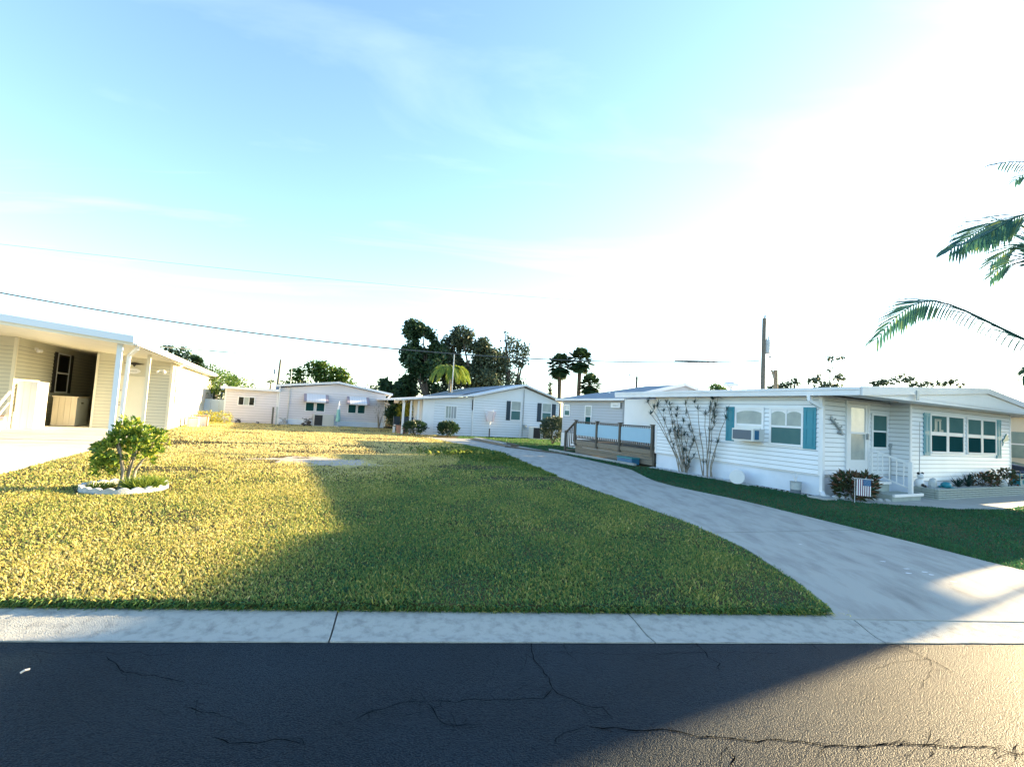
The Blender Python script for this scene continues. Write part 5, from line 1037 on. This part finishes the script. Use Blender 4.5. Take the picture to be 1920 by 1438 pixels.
# feathery sunny palm in front of the oaks
def frond_mesh(P, ll, lw, m, parent, nl=46, rach=.02, droop=.5, seed=1, twist=0.):
    P = np.array(P, float); T_ = np.linspace(0, 1, len(P)); c = [np.polyfit(T_, P[:, k], min(3, len(P)-1)) for k in range(3)]
    f = lambda t: np.array([np.polyval(c[k], t) for k in range(3)])
    rg_ = random.Random(seed); o = MB().tube([f(t) for t in np.linspace(0, 1, 14)], list(np.linspace(rach, .003, 14)), 6).build('frond', m, parent)
    V = []; Fc = []
    for k in range(nl):
        t = .10+.88*k/nl; p0 = f(t); tg = f(min(1, t+.02))-f(t-.02); tg /= np.linalg.norm(tg); sd = np.cross(tg, (0, 0, 1.)); sd /= np.linalg.norm(sd)+1e-6; sd = sd*math.cos(twist)+np.cross(sd, tg)*math.sin(twist)
        L_ = ll*(math.sin(math.pi*(t*.86+.10))**.6)*rg_.uniform(.85, 1.1)
        for s_ in (-1, 1):
            d = sd*s_*(.75-.25*t)+tg*(.55+.5*t)+np.array([0, 0, -.10-droop*rg_.uniform(.3, .8)]); d /= np.linalg.norm(d); w_ = np.cross(d, (0, 0, 1.)); w_ /= np.linalg.norm(w_)+1e-6; w_ = w_*.8+np.array([0, 0, .5*s_])
            m1 = p0+d*L_*.4; m2 = p0+d*L_*.75+np.array([0, 0, -L_*.06*droop*2]); tip = p0+d*L_+np.array([0, 0, -L_*.2*droop*2]); i = len(V)
            V += [p0-w_*lw*.2, p0+w_*lw*.2, m1+w_*lw*.5, m1-w_*lw*.5, m2+w_*lw*.35, m2-w_*lw*.35, tip, tip+w_*.0005]; Fc += [(i, i+1, i+2, i+3), (i+3, i+2, i+4, i+5), (i+5, i+4, i+7, i+6)]
    raw('leaflets', np.array(V), np.array(Fc), m, RNG.beta(2, 2, len(Fc)), o, 'stuff'); return o
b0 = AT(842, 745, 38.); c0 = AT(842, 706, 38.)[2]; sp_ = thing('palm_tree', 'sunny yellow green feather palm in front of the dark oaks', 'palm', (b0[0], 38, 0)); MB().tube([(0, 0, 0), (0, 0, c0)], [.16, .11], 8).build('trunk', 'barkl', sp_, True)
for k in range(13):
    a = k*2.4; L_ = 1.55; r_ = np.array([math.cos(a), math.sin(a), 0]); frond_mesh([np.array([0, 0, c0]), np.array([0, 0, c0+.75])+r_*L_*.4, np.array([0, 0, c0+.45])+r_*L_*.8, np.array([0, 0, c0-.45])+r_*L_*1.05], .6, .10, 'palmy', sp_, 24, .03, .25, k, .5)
tree('leafy_tree', 'broad green tree behind the pinkish home roof', 56, 605, 745, [(560, 702, 16, 14), (590, 692, 22, 18), (610, 700, 26, 22), (632, 706, 22, 18), (650, 704, 14, 16), (560, 722, 26, 12), (600, 722, 46, 14), (645, 722, 22, 10), (604, 684, 10, 10)], 'leaf', 480, .36, .24)
tree('left_oak_tree', 'dark oak showing above the middle of the beige home roof', 60, 330, 745, [(312, 652, 14, 8), (335, 662, 22, 12), (355, 674, 20, 12), (375, 690, 22, 14), (345, 690, 30, 20)], 'leafd', 420, .40, .25)
tree('wispy_tree', 'wispy light green tree beyond the far end of the beige home', 58, 405, 745, [(402, 692, 14, 12), (415, 704, 18, 14), (395, 714, 18, 16), (405, 735, 24, 16)], 'leaf', 200, .32, .18)
tree('small_green_tree', 'small dark tree left of the distant leaning pole', 62, 508, 745, [(508, 717, 9, 6)], 'leafd', 300, .3, .2)
tree('ball_tree', 'round green treetop just above the white home roof', 40, 1346, 745, [(1340, 728, 13, 8), (1352, 732, 10, 6)], 'leaf', 700, .28, .18)
tree('cypress_tree', 'narrow dark columnar treetop left of the cabbage palms', 50, 1031, 745, [(1031, 722, 4, 8), (1031, 736, 4, 10)], 'leafd', 1200, .2, .12)
st2 = thing('cut_tree', 'bare sawn off tree trunk right of the transformer pole', 'tree', (AT(1454, 740, 34.)[0], 34, 0)); zs = AT(1454, 694, 34.)[2]; mb = MB(); mb.tube([(.05, 0, 0), (.0, 0, zs*.6), (-.02, 0, zs)], [.22, .18, .14], 9); mb.tube([(0, 0, zs*.85), (-.25, 0, zs-.1), (-.38, 0, zs-.05)], [.1, .09, .07], 7); mb.build('trunk', 'barkl', st2, True)
for nm, lab, u, bl in (('low_tree', 'low leafy treetops around the sawn off trunk', 1475, [(1450, 728, 16, 6), (1475, 724, 18, 8), (1490, 716, 8, 6)]), ('thin_tree', 'thin airy tree crown with separate tufts above the front door', 1568, [(1560, 672, 9, 4), (1579, 671, 7, 2.5), (1556, 693, 8, 3), (1535, 708, 5, 5), (1520, 714, 12, 5), (1575, 708, 10, 6), (1558, 722, 20, 5), (1540, 725, 14, 3)]),
                  ('airy_tree', 'airy treetops behind the roof right of the front door', 1690, [(1640, 720, 16, 5), (1665, 715, 18, 6), (1695, 710, 20, 7), (1715, 722, 14, 6), (1740, 718, 8, 4)]), ('airy_tree', 'thin treetops behind the gable of the white home', 1775, [(1765, 720, 14, 6), (1782, 716, 8, 5), (1800, 722, 10, 3)])):
    tree(nm, lab, 42, u, 745, bl, 'leafo', 420, .34, .20, tw=.12)
tree('far_tree', 'soft dark trees between the pinkish and the gabled homes', 60, 705, 745, [(695, 727, 14, 6), (715, 738, 22, 12), (725, 728, 12, 8)], 'leafd', 420, .36, .24)
# near coconut palm at the right edge
PC = np.array([14.5, 10.8, 0]); cz = 3.0
cp_ = thing('palm_tree', 'young coconut palm whose fronds reach in at the right edge', 'palm', PC); MB().tube([(0, 0, 0), (.05, 0, 1.2), (0, 0, cz)], [.17, .14, .13], 12).build('trunk', 'barkl', cp_, True)
def rel_(u, v, y): return AT(u, v, y*1.42)-PC
hub = np.array([0, 0, cz])
FR = [([hub, rel_(1960, 662, 7.7), rel_(1880, 612, 7.7), rel_(1800, 578, 7.6), rel_(1740, 560, 7.5), rel_(1680, 590, 7.4), rel_(1636, 650, 7.3)], .60, 72),
      ([hub, rel_(2010, 560, 7.3), rel_(1960, 440, 7.2), rel_(1900, 418, 7.1), rel_(1830, 430, 7.0), rel_(1772, 478, 6.9)], .72, 80),
      ([hub, rel_(2020, 580, 8.0), rel_(1975, 480, 8.2), rel_(1910, 462, 8.3), rel_(1850, 500, 8.4)], .66, 70),
      ([hub, rel_(2060, 520, 7.0), rel_(2010, 360, 6.8), rel_(1945, 318, 6.7), rel_(1862, 306, 6.6)], .62, 66)]
FR += [([hub, rel_(2030, 590, 7.6), rel_(1975, 500, 7.7), rel_(1900, 490, 7.8), rel_(1850, 530, 7.9)], .5, 54), ([hub, rel_(2040, 540, 6.6), rel_(1985, 420, 6.5), rel_(1935, 405, 6.4), rel_(1860, 425, 6.3), rel_(1800, 462, 6.2)], .5, 60),
       ([hub, rel_(2060, 560, 7.6), rel_(2000, 400, 7.6), rel_(1950, 340, 7.6), rel_(1895, 345, 7.6)], .45, 48)]
for k, (P_, ll, nl) in enumerate(FR): frond_mesh(P_, ll*1.5, .072, 'palm', cp_, int(nl*.72), .04, .32, k, .8)
for k in range(3):
    a = 1.0+k*.3; L_ = 2.6; r_ = np.array([math.cos(a), math.sin(a), 0]); hh = 1.2-.12*(k % 3)
    frond_mesh([hub, hub+r_*L_*.3+np.array([0, 0, hh*.8]), hub+r_*L_*.7+np.array([0, 0, hh]), hub+r_*L_*1.0+np.array([0, 0, hh*.3])], .8, .06, 'palm', cp_, 40, .024, .4, 20+k)
# ------------------------------------------------------------------ GRASS (one object per lawn, real blades)
def inpoly(x, y, poly):
    c = np.zeros(len(x), bool); n = len(poly)
    for i in range(n):
        x0_, y0_ = poly[i]; x1_, y1_ = poly[(i+1) % n]
        if y0_ == y1_: continue
        m_ = ((y0_ > y) != (y1_ > y)) & (x < (x1_-x0_)*(y-y0_)/(y1_-y0_)+x0_); c ^= m_
    return c
def vn(x, y, s, seed):
    r = np.random.default_rng(seed); v = np.zeros_like(x)
    for k in range(9):
        a = r.uniform(0, 2*math.pi); f_ = s*r.uniform(.5, 2.2); v += np.sin((x*math.cos(a)+y*math.sin(a))*f_+r.uniform(0, 6.28))/(1+.4*k*.3)
    return v/4.
EX = [DPOLY, LPOLY, PPOLY, [tuple(L2W(RHO, *q)[:2]) for q in ((-.30, -.3), (9.5, -.3), (9.5, 8.7), (-.30, 8.7))], [tuple(L2W(RHO, *q)[:2]) for q in ((-.62, 5.6), (1.3, 5.6), (1.3, 11.2), (-.62, 11.2))],
      [tuple(L2W(H2O, *q)[:2]) for q in ((-.1, 0), (10.3, 0), (10.3, 12), (-.1, 12))], [tuple(L2W(H3O, *q)[:2]) for q in ((-3.3, 0), (6.5, 0), (6.5, 12), (-3.3, 12))]]
def lawn(name, xr, yr, rings, right=False):
    VV = []; TT = []; 
    for (d0, d1_, dens, hb, wb) in rings:
        n = int((xr[1]-xr[0])*(yr[1]-yr[0])*dens); x = RNG.uniform(*xr, n); y = RNG.uniform(*yr, n); d = np.hypot(x, y)
        k = (d >= d0) & (d < d1_) & (np.abs(x) < y*1.3+1.2); x, y = x[k], y[k]
        k = ((x-K0[0])*RN[0]+(y-K0[1])*RN[1]) > .0+.02*np.sin(x*9); x, y = x[k], y[k]
        side = x > np.interp(y, li[:, 1], li[:, 0])+.3
        k = side if right else ~side; x, y = x[k], y[k]
        k = np.ones(len(x), bool)
        for P_ in EX: k &= ~inpoly(x, y, P_)
        k &= ~((np.hypot(x-BB[0], y-BB[1]) < .62) & (RNG.uniform(0, 1, len(x)) > .15))
        x, y = x[k], y[k]; d = np.hypot(x, y)
        ptch = np.hypot((x+4.9)*.55, (y-12.9)*.9)+vn(x, y, 2.2, 5)*.5+vn(x, y, 6., 15)*.25; k = (ptch > .82) | (RNG.uniform(0, 1, len(x)) < .12); x, y, d, ptch = x[k], y[k], d[k], ptch[k]
        n = len(x)
        thin = vn(x, y, 1.3, 8)
        if not right: k = (thin > -.45-.25*(y > 9)*0) | (RNG.uniform(0, 1, n) < np.where(y > 9.5, .22, .6)); x, y, d, thin = x[k], y[k], d[k], thin[k]; n = len(x)
        # dryness of the turf
        big = vn(x, y, .55, 3); sm = vn(x, y, 3.2, 4)
        leftness = np.clip((-.9-.10*y-x)/1.8, 0, 1)
        dry = .34+.13*big+.10*sm+.36*leftness+.45*np.clip((y-9.5)/6., 0, 1)*(x < np.interp(y, [9, 14, 20, 30], [-2, -1.5, -1.6, 2]))
        dry += .22*leftness*np.clip((8-d)/4, 0, 1)  # extra yellow in the near left tint, offsetting the blades' self-shading
        if right: dry = .06+.05*big+.03*sm+.15*np.clip((y-22)/5, 0, 1)
        t = np.clip(dry+RNG.normal(size=n)*(.05 if right else .19), 0, 1)
        tall = (np.exp(-(((x+.9)/1.4)**2+((y-17.6)/1.9)**2)) if not right else 0*x)
        h = hb*RNG.uniform(.55, 1.25, n)*(1+.35*sm)*(1+2.6*tall*(RNG.uniform(0, 1, n) < .6)); h = np.clip(h, .012, .4)
        if not right: h *= 1-.35*np.clip(dry-.6, 0, 1)
        edge = ((x-K0[0])*RN[0]+(y-K0[1])*RN[1])
        a = RNG.uniform(0, 2*math.pi, n); ln_ = RNG.uniform(.25, 1.15, n)
        dx, dy = np.cos(a)*ln_, np.sin(a)*ln_; dz = np.ones(n); nn_ = np.sqrt(dx**2+dy**2+1)
        base = np.stack([x, y, np.zeros(n)-.004], 1); dr_ = np.stack([dx/nn_, dy/nn_, dz/nn_], 1)
        sd = np.stack([-np.sin(a+RNG.normal(size=n)*.5), np.cos(a), np.zeros(n)], 1)*(wb*RNG.uniform(.6, 1.2, n))[:, None]/2
        mid = base+dr_*(h*.6)[:, None]; tip = base+dr_*(h*1.05)[:, None]; tip[:, 2] -= h*.18
        if not right and d0 == 3:      # rough unmown growth along the driveway edge
            pass
        VV.append(np.stack([base-sd*.7, base+sd*.7, mid+sd, tip, mid-sd], 1).reshape(-1, 3)); TT.append(t)
    V = np.concatenate(VV); T_ = np.concatenate(TT); n = len(T_)
    me = bpy.data.meshes.new(name); me.vertices.add(5*n); me.vertices.foreach_set('co', V.astype(np.float32).ravel()); me.loops.add(5*n); me.loops.foreach_set('vertex_index', np.arange(5*n, dtype=np.int32)); me.polygons.add(n)
    me.polygons.foreach_set('loop_start', np.arange(0, 5*n, 5, dtype=np.int32)); me.polygons.foreach_set('loop_total', np.full(n, 5, dtype=np.int32)); me.materials.append(M['grass'])
    at = me.attributes.new('tint', 'FLOAT', 'FACE'); at.data.foreach_set('value', T_.astype(np.float32)); me.update(calc_edges=True)
    o = bpy.data.objects.new(name, me); COL.objects.link(o); o['kind'] = 'stuff'; print(name, n, 'blades'); return o
def rough_grass():
    n = 9000; t = RNG.uniform(0, 1, n)**1.3; yy = 12.5+9.5*t; xe = np.interp(yy, li[:, 1], li[:, 0]); x = xe-np.abs(RNG.normal(size=n))*(.25+1.1*np.exp(-((yy-17.2)/2.3)**2)); 
    h = (.05+.11*np.exp(-((yy-17.)/2.6)**2))*RNG.uniform(.5, 1.3, n)*(1+.5*vn(x, yy, 3., 9)); h = np.clip(h, .03, .45)
    a = RNG.uniform(0, 6.28, n); l = RNG.uniform(.15, .8, n); d = np.stack([np.cos(a)*l, np.sin(a)*l, np.ones(n)], 1); d /= np.linalg.norm(d, axis=1)[:, None]
    b = np.stack([x, yy, 0*x], 1); s = np.stack([-np.sin(a), np.cos(a), 0*a], 1)*.012; m = b+d*(h*.6)[:, None]; tp = b+d*h[:, None]+np.stack([np.cos(a)*h*.3, np.sin(a)*h*.3, -h*.2], 1)
    V = np.stack([b-s, b+s, m+s, tp, m-s], 1).reshape(-1, 3); o = raw('rough_grass', V, np.arange(5*n).reshape(n, 5), 'grass', np.clip(.38+.14*RNG.normal(size=n), 0, .7), None, 'stuff'); tag(o, 'taller unmown green grass along the far left edge of the driveway', 'grass')
rough_grass()
def edge_grass():
    n = 9000; e_ = edge_at(li, 0); a = RNG.uniform(-5.2, e_, n); b = RNG.uniform(-.012, .03, n); P = K0+RD*a[:, None]+RN*b[:, None]; P[:, 2] = RNG.uniform(-.055, 0, n)
    m = 1500; t = RNG.uniform(0, 1.2, m); q = np.stack([np.array(RW(edge_at(li, float(k)), float(k), 0)) for k in t]); q[:, 0] += RNG.uniform(-.02, .012, m); q[:, 2] = RNG.uniform(-.04, .0, m); P = np.concatenate([P, q]); N_ = n+m
    d = np.tile(-RN, (N_, 1)); d[n:] = np.array([.8, -.3, 0]); d = d*.8+RNG.normal(size=(N_, 3))*.7; d[:, 2] = np.abs(d[:, 2])*.8+.1; d /= np.linalg.norm(d, axis=1)[:, None]
    o = leaves('edge_grass', P, .05, .010, 'grass', None, dirs=d, tint=np.clip(.28+.17*RNG.normal(size=N_), 0, .8), kind='stuff', droop=.45); tag(o, 'fringe of grass hanging over the cut lawn edge along the kerb', 'grass')
edge_grass()
o = lawn('lawn_grass', (-26, 3.4), (3, 34), [(3, 6.5, 4600, .040, .0100), (6.5, 10, 2300, .042, .013), (10, 17, 850, .048, .020), (17, 36, 230, .065, .038)]); tag(o, 'dry yellow and green mown turf of the empty lot between the driveways', 'grass')
o = lawn('lawn_grass', (-3, 18), (4, 34), [(3, 10, 2600, .042, .010), (10, 16, 1300, .042, .014), (16, 36, 260, .05, .032)], True); tag(o, 'deep green mown turf between the driveway and the white home', 'grass')
for k, (u_, v_) in enumerate(((1655, 1052), (1700, 1066), (1703, 1074), (1733, 1072), (1745, 1077), (1788, 1090), (1500, 1020))):
    c_ = G(u_, v_, .0135); mb = MB(); n_ = 7; a_ = [c_+np.array([(.05*RNG.uniform(.3, 1))*math.cos(q), (.018*RNG.uniform(.4, 1.3))*math.sin(q), 0]) for q in np.linspace(0, 6.28, n_, endpoint=False)]
    mb.face(a_); mb.build('paint_mark', 'white', drive)
# dry clippings at the lawn edge along the kerb
n = 500; a_ = RNG.uniform(-4.4, 3.0, n); b_ = np.abs(RNG.normal(size=n))*.02; P_ = K0+RD*a_[:, None]-RN*b_[:, None]; P_[:, 2] = KZ+.02; d = rnd_dirs(n); d[:, 2] *= .15; d /= np.linalg.norm(d, axis=1)[:, None]
o = leaves('clippings', P_, .045, .005, 'grass', None, dirs=d, tint=RNG.uniform(.6, 1, n), kind='stuff'); tag(o, 'dry grass clippings scattered along the back of the kerb', 'clippings')
o = MB().tube([G(38, 1261, -.08), G(46, 1256, -.07), G(55, 1254, -.08)], .006, 5).build('fallen_leaf', 'concl'); tag(o, 'small pale curled leaf lying on the dark road at the left', 'leaf')
